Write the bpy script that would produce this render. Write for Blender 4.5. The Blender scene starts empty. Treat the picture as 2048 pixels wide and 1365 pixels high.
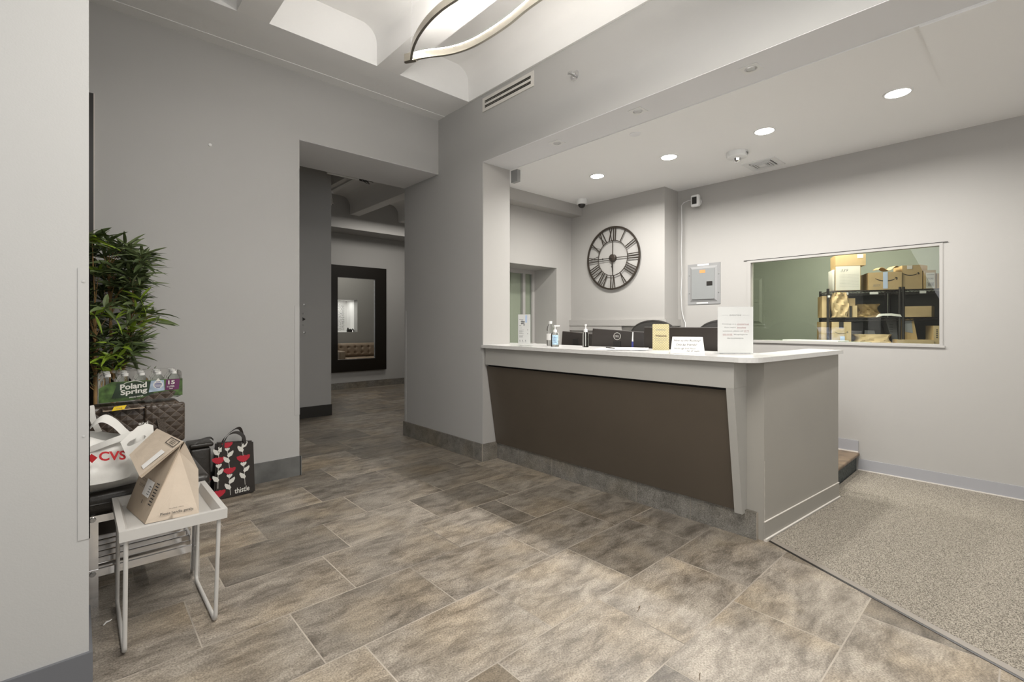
import bpy, bmesh, math, random
from mathutils import Vector, Matrix
PI = math.pi
SC = bpy.context.scene
COL = SC.collection

# ------------------------------------------------------------------ camera
CAM_Z = 1.25
cd = bpy.data.cameras.new('camera')
cam = bpy.data.objects.new('camera', cd)
COL.objects.link(cam)
cam.location = (0, 0, CAM_Z)
cam.rotation_euler = (PI/2, 0, math.radians(47.606) - PI/2)
cd.sensor_width = 36
cd.lens = 954.86/2048*36
cd.shift_y = -(682.5-649.34)/2048
cd.clip_start = 0.02
SC.camera = cam
SC.view_settings.view_transform = 'Standard'
SC.view_settings.look = 'None'
SC.view_settings.gamma = 1.0
SC.view_settings.use_curve_mapping = False
SC.view_settings.exposure = 0.27
# ------------------------------------------------------------------ world and large lights
W = bpy.data.worlds.new('world'); SC.world = W
W.use_nodes = True
bg = W.node_tree.nodes['Background']
bg.inputs[0].default_value = (0.92, 0.96, 1.0, 1)
bg.inputs[1].default_value = 0.9

def area(name, loc, aim, sx, sy, power, col=(1, 1, 1), spread=PI):
    l = bpy.data.lights.new(name, 'AREA'); l.shape = 'RECTANGLE'
    l.size = sx; l.size_y = sy; l.energy = power; l.color = col; l.spread = spread
    o = bpy.data.objects.new(name, l); COL.objects.link(o)
    o.location = loc
    d = Vector(aim) - Vector(loc)
    o.rotation_euler = d.to_track_quat('-Z', 'Y').to_euler()
    return o
# daylight coming in through the glazed entrance behind the camera
area('daylight_entrance', (1.2, -2.35, 1.7), (1.2, 2.0, 1.2), 5.6, 2.8, 44, (1.0, 0.985, 0.96))
area('daylight_side', (-1.85, 0.2, 1.8), (3.0, 0.9, 1.5), 3.2, 2.4, 44, (0.97, 0.985, 1.0))
# fill lights added out of view to brighten the lobby walls and vaults
area('lobby_fill', (1.15, 0.75, 3.1), (1.1, 1.1, 0), 1.3, 1.3, 64, (1.0, 0.97, 0.92))
area('ceiling_fill', (1.0, 0.3, 3.02), (1.0, 0.3, 4), 1.6, 1.6, 20, (1.0, 0.97, 0.93))
# ceiling lamps of the hall beyond the opening and of the parcel room
area('hall_lamp', (4.4, 7.6, 3.2), (4.4, 7.6, 0), 1.6, 0.8, 23, (1.0, 0.95, 0.88))
area('hall_lamp', (5.6, 5.6, 3.1), (5.6, 5.6, 0), 0.8, 0.8, 18, (1.0, 0.95, 0.88))
area('parcel_room_lamp', (5.45, 1.35, 2.36), (5.9, 1.35, 1.2), 0.6, 0.9, 42, (1.0, 0.93, 0.78))

# ------------------------------------------------------------------ materials
def nodes(name):
    m = bpy.data.materials.new(name); m.use_nodes = True
    nt = m.node_tree; b = nt.nodes['Principled BSDF']
    return m, nt, b
def mat(name, col, rough=0.6, metal=0.0, bump=0.0, bscale=60, var=0.0, vscale=3.0, emit=None, es=1.0, trans=0.0, ior=1.45, coat=0.0):
    m, nt, b = nodes(name)
    b.inputs['Base Color'].default_value = (*col, 1)
    b.inputs['Roughness'].default_value = rough
    b.inputs['Metallic'].default_value = metal
    b.inputs['IOR'].default_value = ior
    if trans: b.inputs['Transmission Weight'].default_value = trans
    if coat: b.inputs['Coat Weight'].default_value = coat
    if emit:
        b.inputs['Emission Color'].default_value = (*emit, 1); b.inputs['Emission Strength'].default_value = es
    if bump or var:
        tc = nt.nodes.new('ShaderNodeTexCoord')
    if bump:
        n = nt.nodes.new('ShaderNodeTexNoise'); n.inputs['Scale'].default_value = bscale; n.inputs['Detail'].default_value = 4
        bp = nt.nodes.new('ShaderNodeBump'); bp.inputs['Strength'].default_value = bump; bp.inputs['Distance'].default_value = 0.01
        nt.links.new(tc.outputs['Object'], n.inputs['Vector']); nt.links.new(n.outputs['Fac'], bp.inputs['Height'])
        nt.links.new(bp.outputs['Normal'], b.inputs['Normal'])
    if var:
        n2 = nt.nodes.new('ShaderNodeTexNoise'); n2.inputs['Scale'].default_value = vscale; n2.inputs['Detail'].default_value = 5
        r = nt.nodes.new('ShaderNodeValToRGB')
        r.color_ramp.elements[0].position = 0.3; r.color_ramp.elements[1].position = 0.7
        r.color_ramp.elements[0].color = (*[c*(1-var) for c in col], 1)
        r.color_ramp.elements[1].color = (*[min(1, c*(1+var)) for c in col], 1)
        nt.links.new(tc.outputs['Object'], n2.inputs['Vector']); nt.links.new(n2.outputs['Fac'], r.inputs['Fac'])
        nt.links.new(r.outputs['Color'], b.inputs['Base Color'])
    return m

def srgb(r, g, b):
    f = lambda c: (c/255/12.92 if c/255 <= 0.04045 else ((c/255+0.055)/1.055)**2.4)
    return (f(r), f(g), f(b))

M = {}
M['wall'] = mat('grey_wall_paint', (0.405, 0.40, 0.388), 0.55, bump=0.04, bscale=180, var=0.02, vscale=1.2)
M['wall_warm'] = mat('warm_grey_wall_paint', (0.385, 0.372, 0.352), 0.6, bump=0.04, bscale=180, var=0.015, vscale=1.0)
M['wall_green'] = mat('green_grey_wall_paint', (0.31, 0.345, 0.29), 0.6, var=0.04)
M['white'] = mat('white_ceiling_paint', (0.82, 0.815, 0.805), 0.7, bump=0.03, bscale=120)
M['plaster'] = mat('rough_white_plaster', (0.80, 0.80, 0.795), 0.6, bump=0.25, bscale=14)
M['soffit'] = mat('light_grey_soffit_paint', (0.72, 0.72, 0.73), 0.65)
M['dark_base'] = mat('dark_slate_baseboard', (0.115, 0.115, 0.11), 0.5, var=0.3, vscale=6)
M['black_base'] = mat('black_baseboard', (0.03, 0.028, 0.025), 0.45)
M['vinyl'] = mat('grey_vinyl_base', (0.33, 0.33, 0.345), 0.5)
M['caulk'] = mat('cream_caulk', (0.62, 0.58, 0.53), 0.6)
M['trimgrey'] = mat('grey_trim_paint', (0.41, 0.405, 0.395), 0.45)
M['desk'] = mat('grey_desk_paint', (0.36, 0.35, 0.325), 0.45, var=0.03, vscale=2)
M['desk_end'] = mat('grey_desk_end_paint', (0.30, 0.285, 0.255), 0.5, var=0.03, vscale=2)
M['quartz'] = mat('white_quartz', (0.60, 0.59, 0.57), 0.22, var=0.03, vscale=60)
M['brown'] = mat('dark_brown_laminate', (0.082, 0.066, 0.050), 0.38, var=0.04, vscale=3)
M['dark'] = mat('black_shadow_gap', (0.012, 0.011, 0.01), 0.6)
M['black'] = mat('black_plastic', (0.018, 0.016, 0.014), 0.4)
M['blackframe'] = mat('black_brown_frame_lacquer', (0.010, 0.008, 0.006), 0.3)
M['darkplastic'] = mat('dark_brown_monitor_plastic', (0.035, 0.029, 0.025), 0.42)
M['clockmetal'] = mat('dark_bronze', (0.045, 0.036, 0.028), 0.4, 0.3)
M['chrome'] = mat('chrome', (0.85, 0.85, 0.86), 0.12, 1.0)
M['nickel'] = mat('brushed_nickel', (0.50, 0.47, 0.41), 0.28, 1.0)
M['steel'] = mat('steel', (0.55, 0.55, 0.55), 0.3, 1.0)
M['whitemetal'] = mat('white_powder_coat', (0.66, 0.65, 0.635), 0.4)
M['greymetal'] = mat('grey_enamel', (0.27, 0.27, 0.267), 0.35)
M['greymetal2'] = mat('grey_enamel_door', (0.25, 0.258, 0.255), 0.35)
M['whiteplastic'] = mat('white_plastic', (0.72, 0.72, 0.71), 0.35)
M['tray'] = mat('light_grey_tray_enamel', (0.47, 0.455, 0.43), 0.42)
M['kraft'] = mat('kraft_paper', (0.42, 0.32, 0.215), 0.75, bump=0.12, bscale=30, var=0.05, vscale=12)
M['kraft_bag'] = mat('kraft_bag_paper', (0.50, 0.42, 0.335), 0.7, bump=0.12, bscale=25, var=0.04, vscale=12)
M['kraft_dark'] = mat('kraft_bag_fold', (0.42, 0.345, 0.265), 0.75, bump=0.1, bscale=25)
M['carton'] = mat('cardboard', (0.50, 0.37, 0.20), 0.75, var=0.05, vscale=10)
M['carton_side'] = mat('cardboard_side', (0.42, 0.29, 0.13), 0.75, var=0.05, vscale=10)
M['paper'] = mat('white_paper', (0.70, 0.69, 0.67), 0.6)
M['ink'] = mat('black_ink', (0.02, 0.02, 0.022), 0.6)
M['greyink'] = mat('grey_ink', (0.22, 0.22, 0.22), 0.6)
M['redink'] = mat('red_ink', (0.55, 0.06, 0.05), 0.6)
M['blueink'] = mat('blue_ink', (0.03, 0.04, 0.20), 0.4)
M['tapeblue'] = mat('pale_blue_tape', (0.50, 0.60, 0.78), 0.35)
M['mailer'] = mat('white_mailer', (0.70, 0.68, 0.62), 0.5)
M['leather'] = mat('black_leather', (0.022, 0.019, 0.016), 0.33, bump=0.2, bscale=45)
M['tan_leather'] = mat('tan_leather', (0.36, 0.28, 0.21), 0.4, bump=0.1, bscale=40)
M['tote'] = mat('black_tote_fabric', (0.024, 0.020, 0.017), 0.38, bump=0.15, bscale=20)
M['thread_red'] = mat('crimson_print', (0.42, 0.018, 0.035), 0.5)
M['thread_white'] = mat('white_print', (0.66, 0.65, 0.60), 0.5)
M['plastic_bag'] = mat('white_plastic_bag', (0.70, 0.69, 0.655), 0.42, bump=0.35, bscale=9)
M['cvsred'] = mat('red_print', (0.48, 0.015, 0.02), 0.45)
M['gold'] = None
M['leaf'] = mat('dark_green_leaf', (0.055, 0.080, 0.028), 0.42, var=0.35, vscale=7)
M['leaf2'] = mat('bright_green_leaf', (0.21, 0.31, 0.03), 0.42, var=0.25, vscale=9)
M['leaf3'] = mat('mid_green_leaf', (0.13, 0.17, 0.07), 0.36, var=0.25, vscale=9)
M['cane'] = mat('bamboo_cane', (0.36, 0.22, 0.09), 0.45, var=0.2, vscale=14)
M['pot'] = mat('dark_pot', (0.03, 0.025, 0.02), 0.5)
M['soil'] = mat('dark_soil', (0.03, 0.02, 0.012), 0.9)
M['clear'] = mat('clear_plastic', (0.95, 0.95, 0.95), 0.04, trans=1.0, ior=1.18)
M['film'] = mat('clear_shrink_film', (0.97, 0.96, 0.94), 0.08, trans=1.0, ior=1.03, bump=0.3, bscale=30)
M['gel'] = mat('clear_gel', (0.95, 0.97, 0.96), 0.03, trans=1.0, ior=1.10)
M['green_print'] = mat('forest_green_print', (0.055, 0.105, 0.025), 0.4, var=0.8, vscale=26)
M['deep_green'] = mat('deep_green_print', (0.015, 0.032, 0.014), 0.4, var=0.5, vscale=20)
M['lake'] = mat('lake_blue_print', (0.34, 0.42, 0.52), 0.4, var=0.4, vscale=22)
M['purple'] = mat('purple_print', (0.115, 0.02, 0.085), 0.4)
M['yellow'] = mat('yellow_tag', (0.80, 0.56, 0.015), 0.5)
M['orange'] = mat('orange_sticker', (0.65, 0.28, 0.10), 0.5)
M['mirror'] = mat('mirror_glass', (0.86, 0.87, 0.84), 0.01, 1.0)
M['wood'] = mat('dark_stained_wood', (0.16, 0.115, 0.075), 0.5, var=0.35, vscale=12)
M['led'] = mat('led_strip', (1, 1, 1), 0.5, emit=(1.0, 0.95, 0.88), es=95)
M['lamp_on'] = mat('downlight_lens_lit', (1, 1, 1), 0.5, emit=(1.0, 0.96, 0.90), es=14)
M['bluelabel'] = mat('pale_blue_label', (0.42, 0.60, 0.75), 0.4, var=0.35, vscale=60)
M['mesh'] = mat('charcoal_chair_fabric', (0.045, 0.042, 0.038), 0.7)
M['jute'] = mat('grey_riser_carpet', (0.09, 0.10, 0.095), 0.9, bump=0.6, bscale=160, var=0.4, vscale=60)

# quilted brown fabric: diamond grooves
def quilt_mat():
    m, nt, b = nodes('quilted_brown_nylon')
    L = nt.links.new; N = nt.nodes.new
    tc = N('ShaderNodeTexCoord'); sp = N('ShaderNodeSeparateXYZ'); L(tc.outputs['Object'], sp.inputs[0])
    outs = []
    for sg in (1, -1):
        a = N('ShaderNodeMath'); a.operation = 'MULTIPLY_ADD'; a.inputs[1].default_value = sg; L(sp.outputs['Z'], a.inputs[0]); L(sp.outputs['X'], a.inputs[2])
        a2 = N('ShaderNodeMath'); a2.operation = 'MULTIPLY'; a2.inputs[1].default_value = 19; L(a.outputs[0], a2.inputs[0])
        p = N('ShaderNodeMath'); p.operation = 'PINGPONG'; p.inputs[1].default_value = 0.5; L(a2.outputs[0], p.inputs[0]); outs.append(p)
    mn = N('ShaderNodeMath'); mn.operation = 'MINIMUM'; L(outs[0].outputs[0], mn.inputs[0]); L(outs[1].outputs[0], mn.inputs[1])
    r = N('ShaderNodeValToRGB'); r.color_ramp.elements[0].position = 0.0; r.color_ramp.elements[1].position = 0.06
    r.color_ramp.elements[0].color = (0.13, 0.10, 0.075, 1); r.color_ramp.elements[1].color = (0.050, 0.036, 0.026, 1)
    L(mn.outputs[0], r.inputs[0]); L(r.outputs[0], b.inputs['Base Color'])
    bp = N('ShaderNodeBump'); bp.inputs['Strength'].default_value = 0.8; bp.inputs['Distance'].default_value = 0.01
    L(mn.outputs[0], bp.inputs['Height']); L(bp.outputs[0], b.inputs['Normal'])
    b.inputs['Roughness'].default_value = 0.36
    return m
M['quilt'] = quilt_mat()

def gold_mat():
    m, nt, b = nodes('gold_patterned_card')
    L = nt.links.new; N = nt.nodes.new
    tc = N('ShaderNodeTexCoord'); sp = N('ShaderNodeSeparateXYZ'); L(tc.outputs['Object'], sp.inputs[0])
    outs = []
    for sg in (1, -1):
        a = N('ShaderNodeMath'); a.operation = 'MULTIPLY_ADD'; a.inputs[1].default_value = sg; L(sp.outputs['Z'], a.inputs[0]); L(sp.outputs['X'], a.inputs[2])
        a2 = N('ShaderNodeMath'); a2.operation = 'MULTIPLY'; a2.inputs[1].default_value = 55; L(a.outputs[0], a2.inputs[0])
        p = N('ShaderNodeMath'); p.operation = 'PINGPONG'; p.inputs[1].default_value = 0.5; L(a2.outputs[0], p.inputs[0]); outs.append(p)
    mn = N('ShaderNodeMath'); mn.operation = 'MINIMUM'; L(outs[0].outputs[0], mn.inputs[0]); L(outs[1].outputs[0], mn.inputs[1])
    r = N('ShaderNodeValToRGB'); r.color_ramp.elements[0].position = 0.05; r.color_ramp.elements[1].position = 0.12
    r.color_ramp.elements[0].color = (0.42, 0.34, 0.13, 1); r.color_ramp.elements[1].color = (0.60, 0.54, 0.33, 1)
    L(mn.outputs[0], r.inputs[0]); L(r.outputs[0], b.inputs['Base Color'])
    b.inputs['Roughness'].default_value = 0.35
    return m
M['gold'] = gold_mat()

def glass_mat(name, tint, refl=1.7):
    # thin pane: mostly clear with a mirror-like reflection by angle
    m = bpy.data.materials.new(name); m.use_nodes = True
    nt = m.node_tree; nt.nodes.clear(); N = nt.nodes.new; L = nt.links.new
    out = N('ShaderNodeOutputMaterial'); t = N('ShaderNodeBsdfTransparent'); g = N('ShaderNodeBsdfGlossy')
    t.inputs[0].default_value = (*tint, 1); g.inputs['Roughness'].default_value = 0.0
    f = N('ShaderNodeFresnel'); ge = N('ShaderNodeNewGeometry'); mr = N('ShaderNodeMapRange'); mr.inputs['To Min'].default_value = 1.5; mr.inputs['To Max'].default_value = 1/1.5
    L(ge.outputs['Backfacing'], mr.inputs['Value']); L(mr.outputs[0], f.inputs[0])
    mu = N('ShaderNodeMath'); mu.operation = 'MULTIPLY'; mu.inputs[1].default_value = refl; mu.use_clamp = True
    mx = N('ShaderNodeMixShader'); L(f.outputs[0], mu.inputs[0]); L(mu.outputs[0], mx.inputs[0])
    L(t.outputs[0], mx.inputs[1]); L(g.outputs[0], mx.inputs[2]); L(mx.outputs[0], out.inputs[0])
    return m
M['glass'] = glass_mat('window_glass', (0.90, 0.95, 0.91))
M['acrylic'] = glass_mat('clear_acrylic', (0.985, 0.99, 0.99), .45)

def slate_mat(name, dark, light, streak=(2.6, 6.0, 2.0), attr=True, rough=0.42):
    m, nt, b = nodes(name)
    N = nt.nodes.new; L = nt.links.new
    tc = N('ShaderNodeTexCoord'); mp = N('ShaderNodeMapping'); mp.inputs['Scale'].default_value = streak
    mp.inputs['Rotation'].default_value = (0, 0, 0.12)
    at = N('ShaderNodeAttribute'); at.attribute_name = 'tile'
    sc = N('ShaderNodeVectorMath'); sc.operation = 'SCALE'; sc.inputs['Scale'].default_value = 30
    L(at.outputs['Color'], sc.inputs[0])
    ad = N('ShaderNodeVectorMath'); ad.operation = 'ADD'; L(tc.outputs['Object'], ad.inputs[0]); L(sc.outputs[0], ad.inputs[1])
    L(ad.outputs[0], mp.inputs['Vector'])
    n1 = N('ShaderNodeTexNoise'); n1.inputs['Scale'].default_value = 2.0; n1.inputs['Detail'].default_value = 12; n1.inputs['Roughness'].default_value = 0.70; n1.inputs['Distortion'].default_value = 0.35
    L(mp.outputs[0], n1.inputs['Vector'])
    r1 = N('ShaderNodeValToRGB'); e = r1.color_ramp.elements
    e[0].position = 0.34; e[0].color = (*dark, 1); e[1].position = 0.60; e[1].color = (*light, 1)
    L(n1.outputs['Fac'], r1.inputs[0])
    # fine grit
    n2 = N('ShaderNodeTexNoise'); n2.inputs['Scale'].default_value = 150; n2.inputs['Detail'].default_value = 3
    L(tc.outputs['Object'], n2.inputs['Vector'])
    r2 = N('ShaderNodeValToRGB'); r2.color_ramp.elements[0].position = 0.3; r2.color_ramp.elements[1].position = 0.7
    r2.color_ramp.elements[0].color = (0.58, 0.57, 0.55, 1); r2.color_ramp.elements[1].color = (1.32, 1.32, 1.32, 1)
    L(n2.outputs['Fac'], r2.inputs[0])
    mx = N('ShaderNodeMix'); mx.data_type = 'RGBA'; mx.blend_type = 'MULTIPLY'; mx.inputs[0].default_value = 1.0
    L(r1.outputs[0], mx.inputs[6]); L(r2.outputs[0], mx.inputs[7])
    # tan mottling in large soft patches of the stone
    n3 = N('ShaderNodeTexNoise'); n3.inputs['Scale'].default_value = 2.3; n3.inputs['Detail'].default_value = 4
    L(ad.outputs[0], n3.inputs['Vector'])
    r3 = N('ShaderNodeValToRGB'); r3.color_ramp.elements[0].position = 0.45; r3.color_ramp.elements[1].position = 0.72
    r3.color_ramp.elements[0].color = (1, 1, 1, 1); r3.color_ramp.elements[1].color = (1.08, 0.99, 0.84, 1)
    L(n3.outputs['Fac'], r3.inputs[0])
    mx3 = N('ShaderNodeMix'); mx3.data_type = 'RGBA'; mx3.blend_type = 'MULTIPLY'; mx3.inputs[0].default_value = 1.0
    L(mx.outputs[2], mx3.inputs[6]); L(r3.outputs[0], mx3.inputs[7])
    # tile tone
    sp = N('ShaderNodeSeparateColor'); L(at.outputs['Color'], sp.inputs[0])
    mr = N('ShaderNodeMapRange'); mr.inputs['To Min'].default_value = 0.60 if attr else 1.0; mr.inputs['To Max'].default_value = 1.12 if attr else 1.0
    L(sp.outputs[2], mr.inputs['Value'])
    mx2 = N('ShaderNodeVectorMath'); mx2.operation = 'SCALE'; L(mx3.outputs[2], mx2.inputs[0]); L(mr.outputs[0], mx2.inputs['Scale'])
    L(mx2.outputs[0], b.inputs['Base Color'])
    b.inputs['Roughness'].default_value = rough
    bp = N('ShaderNodeBump'); bp.inputs['Strength'].default_value = 0.35; bp.inputs['Distance'].default_value = 0.004
    ma = N('ShaderNodeMath'); ma.operation = 'MULTIPLY_ADD'; ma.inputs[1].default_value = 0.4
    L(n2.outputs['Fac'], ma.inputs[0]); L(n1.outputs['Fac'], ma.inputs[2]); L(ma.outputs[0], bp.inputs['Height']); L(bp.outputs[0], b.inputs['Normal'])
    return m
M['slate'] = slate_mat('slate_floor_tile', (0.120, 0.101, 0.080), (0.325, 0.288, 0.240))
M['slate_base'] = slate_mat('slate_base_tile', (0.12, 0.112, 0.098), (0.21, 0.20, 0.18), attr=False, streak=(5, 5, 5), rough=0.5)
M['grout'] = mat('tan_grout', (0.35, 0.31, 0.26), 0.8, bump=0.2, bscale=200, var=0.45, vscale=1.6)

def carpet_mat():
    m, nt, b = nodes('grey_brown_mat_carpet')
    N = nt.nodes.new; L = nt.links.new
    tc = N('ShaderNodeTexCoord')
    n = N('ShaderNodeTexNoise'); n.inputs['Scale'].default_value = 210; n.inputs['Detail'].default_value = 4
    L(tc.outputs['Object'], n.inputs['Vector'])
    r = N('ShaderNodeValToRGB'); e = r.color_ramp.elements
    e[0].position = 0.36; e[0].color = (0.085, 0.072, 0.056, 1); e[1].position = 0.62; e[1].color = (0.40, 0.36, 0.295, 1)
    L(n.outputs['Fac'], r.inputs[0]); L(r.outputs[0], b.inputs['Base Color'])
    bp = N('ShaderNodeBump'); bp.inputs['Strength'].default_value = 0.7; bp.inputs['Distance'].default_value = 0.01
    L(n.outputs['Fac'], bp.inputs['Height']); L(bp.outputs[0], b.inputs['Normal'])
    b.inputs['Roughness'].default_value = 0.95
    return m
M['carpet'] = carpet_mat()
M['vent_beige'] = mat('vent_enamel', (.62, .60, .56), .4)

def screen_mat():
    # security camera grid on a lit screen
    m, nt, b = nodes('screen_with_camera_views')
    N = nt.nodes.new; L = nt.links.new
    tc = N('ShaderNodeTexCoord')
    v = N('ShaderNodeTexNoise'); v.inputs['Scale'].default_value = 16; v.inputs['Detail'].default_value = 5
    L(tc.outputs['Object'], v.inputs['Vector'])
    br = N('ShaderNodeTexBrick'); br.offset = 0; br.inputs['Scale'].default_value = 1.0
    br.inputs['Brick Width'].default_value = 0.145; br.inputs['Row Height'].default_value = 0.085; br.inputs['Mortar Size'].default_value = 0.003
    br.inputs['Color1'].default_value = (0.55, 0.60, 0.75, 1); br.inputs['Color2'].default_value = (0.22, 0.25, 0.33, 1); br.inputs['Mortar'].default_value = (0, 0, 0, 1)
    sp = N('ShaderNodeSeparateXYZ'); cb = N('ShaderNodeCombineXYZ')
    L(tc.outputs['Object'], sp.inputs[0]); L(sp.outputs['Y'], cb.inputs[0]); L(sp.outputs['Z'], cb.inputs[1]); L(cb.outputs[0], br.inputs['Vector'])
    r = N('ShaderNodeValToRGB'); r.color_ramp.elements[0].position = 0.4; r.color_ramp.elements[1].position = 0.6
    L(v.outputs['Fac'], r.inputs[0])
    mx = N('ShaderNodeMix'); mx.data_type = 'RGBA'; mx.blend_type = 'MULTIPLY'; mx.inputs[0].default_value = 0.7
    L(br.outputs['Color'], mx.inputs[6]); L(r.outputs[0], mx.inputs[7])
    b.inputs['Base Color'].default_value = (0.01, 0.01, 0.01, 1)
    L(mx.outputs[2], b.inputs['Emission Color']); b.inputs['Emission Strength'].default_value = 6.0
    return m
M['screen'] = screen_mat()

# ------------------------------------------------------------------ mesh helper
class MB:
    def __init__(s): s.v = []; s.f = []; s.m = []
    def add(s, vs, fs, mi=0):
        b = len(s.v); s.v += [tuple(v) for v in vs]
        for f in fs: s.f.append([b+i for i in f]); s.m.append(mi)
        return s
    def box(s, x0, x1, y0, y1, z0, z1, mi=0):
        x0, x1 = sorted((x0, x1)); y0, y1 = sorted((y0, y1)); z0, z1 = sorted((z0, z1))
        v = [(x, y, z) for z in (z0, z1) for y in (y0, y1) for x in (x0, x1)]
        return s.add(v, [(0, 2, 3, 1), (4, 5, 7, 6), (0, 1, 5, 4), (2, 6, 7, 3), (0, 4, 6, 2), (1, 3, 7, 5)], mi)
    def hexa(s, p, mi=0):   # 4 bottom, 4 top
        return s.add(p, [(3, 2, 1, 0), (4, 5, 6, 7), (0, 1, 5, 4), (1, 2, 6, 5), (2, 3, 7, 6), (3, 0, 4, 7)], mi)
    def prism(s, pts, d, mi=0):   # planar outline pushed along d
        n = len(pts); d = Vector(d)
        a = [Vector(p) for p in pts]; b = [p+d for p in a]
        return s.add(a+b, [list(range(n))[::-1], [n+i for i in range(n)]] + [(i, (i+1) % n, n+(i+1) % n, n+i) for i in range(n)], mi)
    def rbox(s, x0, x1, y0, y1, z0, z1, r, mi=0, seg=3):
        bm = bmesh.new(); bmesh.ops.create_cube(bm, size=1)
        for v in bm.verts:
            v.co = ((x0+x1)/2+v.co.x*(x1-x0), (y0+y1)/2+v.co.y*(y1-y0), (z0+z1)/2+v.co.z*(z1-z0))
        bmesh.ops.bevel(bm, geom=bm.edges[:]+bm.verts[:], offset=r, segments=seg, affect='EDGES', profile=0.5)
        bm.verts.ensure_lookup_table(); bm.verts.index_update()
        s.add([v.co.copy() for v in bm.verts], [[v.index for v in f.verts] for f in bm.faces], mi); bm.free(); return s
    def tube(s, path, r, seg=10, mi=0, caps=True, closed=False):
        P = [Vector(p) for p in path]; n = len(P); rings = []
        up = Vector((0, 0, 1)); prev = None
        for i in range(n):
            if closed: t = (P[(i+1) % n]-P[i-1])
            else: t = (P[min(i+1, n-1)]-P[max(i-1, 0)])
            t.normalize()
            if prev is None:
                a = up if abs(t.z) < 0.9 else Vector((1, 0, 0)); x = t.cross(a).normalized()
            else: x = (prev - t*prev.dot(t)).normalized()
            prev = x; y = t.cross(x)
            rr = r[i] if isinstance(r, (list, tuple)) else r
            rings.append([P[i]+x*rr*math.cos(2*PI*k/seg)+y*rr*math.sin(2*PI*k/seg) for k in range(seg)])
        vs = [v for q in rings for v in q]; fs = []
        m = n if closed else n-1
        for i in range(m):
            for k in range(seg):
                j = (i+1) % n
                fs.append((i*seg+k, i*seg+(k+1) % seg, j*seg+(k+1) % seg, j*seg+k))
        if caps and not closed: fs += [list(range(seg))[::-1], [(n-1)*seg+k for k in range(seg)]]
        return s.add(vs, fs, mi)
    def lathe(s, c, prof, seg=20, mi=0, axis='Z', sx=1, sy=1):
        vs = []; fs = []; n = len(prof)
        for r, z in prof:
            for k in range(seg):
                a = 2*PI*k/seg; p = (r*math.cos(a)*sx, r*math.sin(a)*sy, z)
                if axis == 'X': p = (p[2], p[0], p[1])
                if axis == 'Y': p = (p[0], p[2], p[1])
                vs.append((c[0]+p[0], c[1]+p[1], c[2]+p[2]))
        for i in range(n-1):
            for k in range(seg): fs.append((i*seg+k, i*seg+(k+1) % seg, (i+1)*seg+(k+1) % seg, (i+1)*seg+k))
        if prof[0][0] > 1e-6: fs.append(list(range(seg))[::-1])
        if prof[-1][0] > 1e-6: fs.append([(n-1)*seg+k for k in range(seg)])
        return s.add(vs, fs, mi)
    def bar(s, a, b, w, t, nrm, mi=0):   # flat bar between two points, width w in plane, thickness t along nrm
        a = Vector(a); b = Vector(b); n = Vector(nrm).normalized(); d = (b-a).normalized(); u = n.cross(d)
        p = [a-u*w/2-n*t/2, a+u*w/2-n*t/2, b+u*w/2-n*t/2, b-u*w/2-n*t/2]
        q = [v+n*t for v in p]
        return s.hexa(p+q, mi)
    def text(s, body, o, xd, yd, width=None, height=None, size=0.1, th=0.0004, mi=0, shear=0, bold=0.0, jitter=0):
        cu = bpy.data.curves.new('t', 'FONT'); cu.body = body; cu.size = 1.0; cu.shear = shear; cu.resolution_u = 3; cu.offset = bold
        if jitter: cu.space_character = 1.05
        ob = bpy.data.objects.new('t', cu); COL.objects.link(ob)
        bpy.context.view_layer.update()
        me = bpy.data.meshes.new_from_object(ob)
        xs = [v.co.x for v in me.vertices]; ys = [v.co.y for v in me.vertices]
        x0, x1, y0, y1 = min(xs), max(xs), min(ys), max(ys)
        kx = (width/(x1-x0)) if width else size
        ky = (height/(y1-y0)) if height else kx if width else size
        xd = Vector(xd).normalized(); yd = Vector(yd).normalized(); n = xd.cross(yd); o = Vector(o)
        rj = random.Random(5)
        vs = []
        for v in me.vertices:
            X = (v.co.x-x0)*kx; Y = (v.co.y-y0)*ky
            if jitter: Y += jitter*math.sin(X*90)+jitter*0.6*math.sin(X*211)
            vs.append(o+xd*X+yd*Y+n*th)
        s.add(vs, [list(p.vertices) for p in me.polygons], mi)
        bpy.data.objects.remove(ob); bpy.data.meshes.remove(me); bpy.data.curves.remove(cu)
        return s
    def xf(s, mtx):
        s.v = [tuple(mtx @ Vector(v)) for v in s.v]; return s

FRAME = [None]      # when set, coordinates are given in the frame of the parcel racks
def build(name, mb, mats, parent=None, world=True, smooth=False, label=None):
    if not isinstance(mats, (list, tuple)): mats = [mats]
    me = bpy.data.meshes.new(name)
    vs = mb.v
    if FRAME[0] is not None and (parent is None or world): vs = [tuple(FRAME[0] @ Vector(v)) for v in vs]
    if parent is not None and world:
        r = parent
        while r.parent: r = r.parent
        inv = (Matrix.Translation(r.location) @ r.rotation_euler.to_matrix().to_4x4()).inverted()
        vs = [tuple(inv @ Vector(v)) for v in vs]
    me.from_pydata(vs, [], mb.f)
    for m in mats: me.materials.append(M[m] if isinstance(m, str) else m)
    for p, mi in zip(me.polygons, mb.m): p.material_index = mi
    bm = bmesh.new(); bm.from_mesh(me); bmesh.ops.recalc_face_normals(bm, faces=bm.faces); bm.to_mesh(me); bm.free()
    if smooth:
        for p in me.polygons: p.use_smooth = True
        me.set_sharp_from_angle(angle=math.radians(40))
    o = bpy.data.objects.new(name, me); COL.objects.link(o)
    if parent is not None: o.parent = parent
    if label: o['label'] = label
    return o
def tag(o, label, cat, group=None):
    o['label'] = label; o['category'] = cat
    if group: o['group'] = group
    return o
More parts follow.
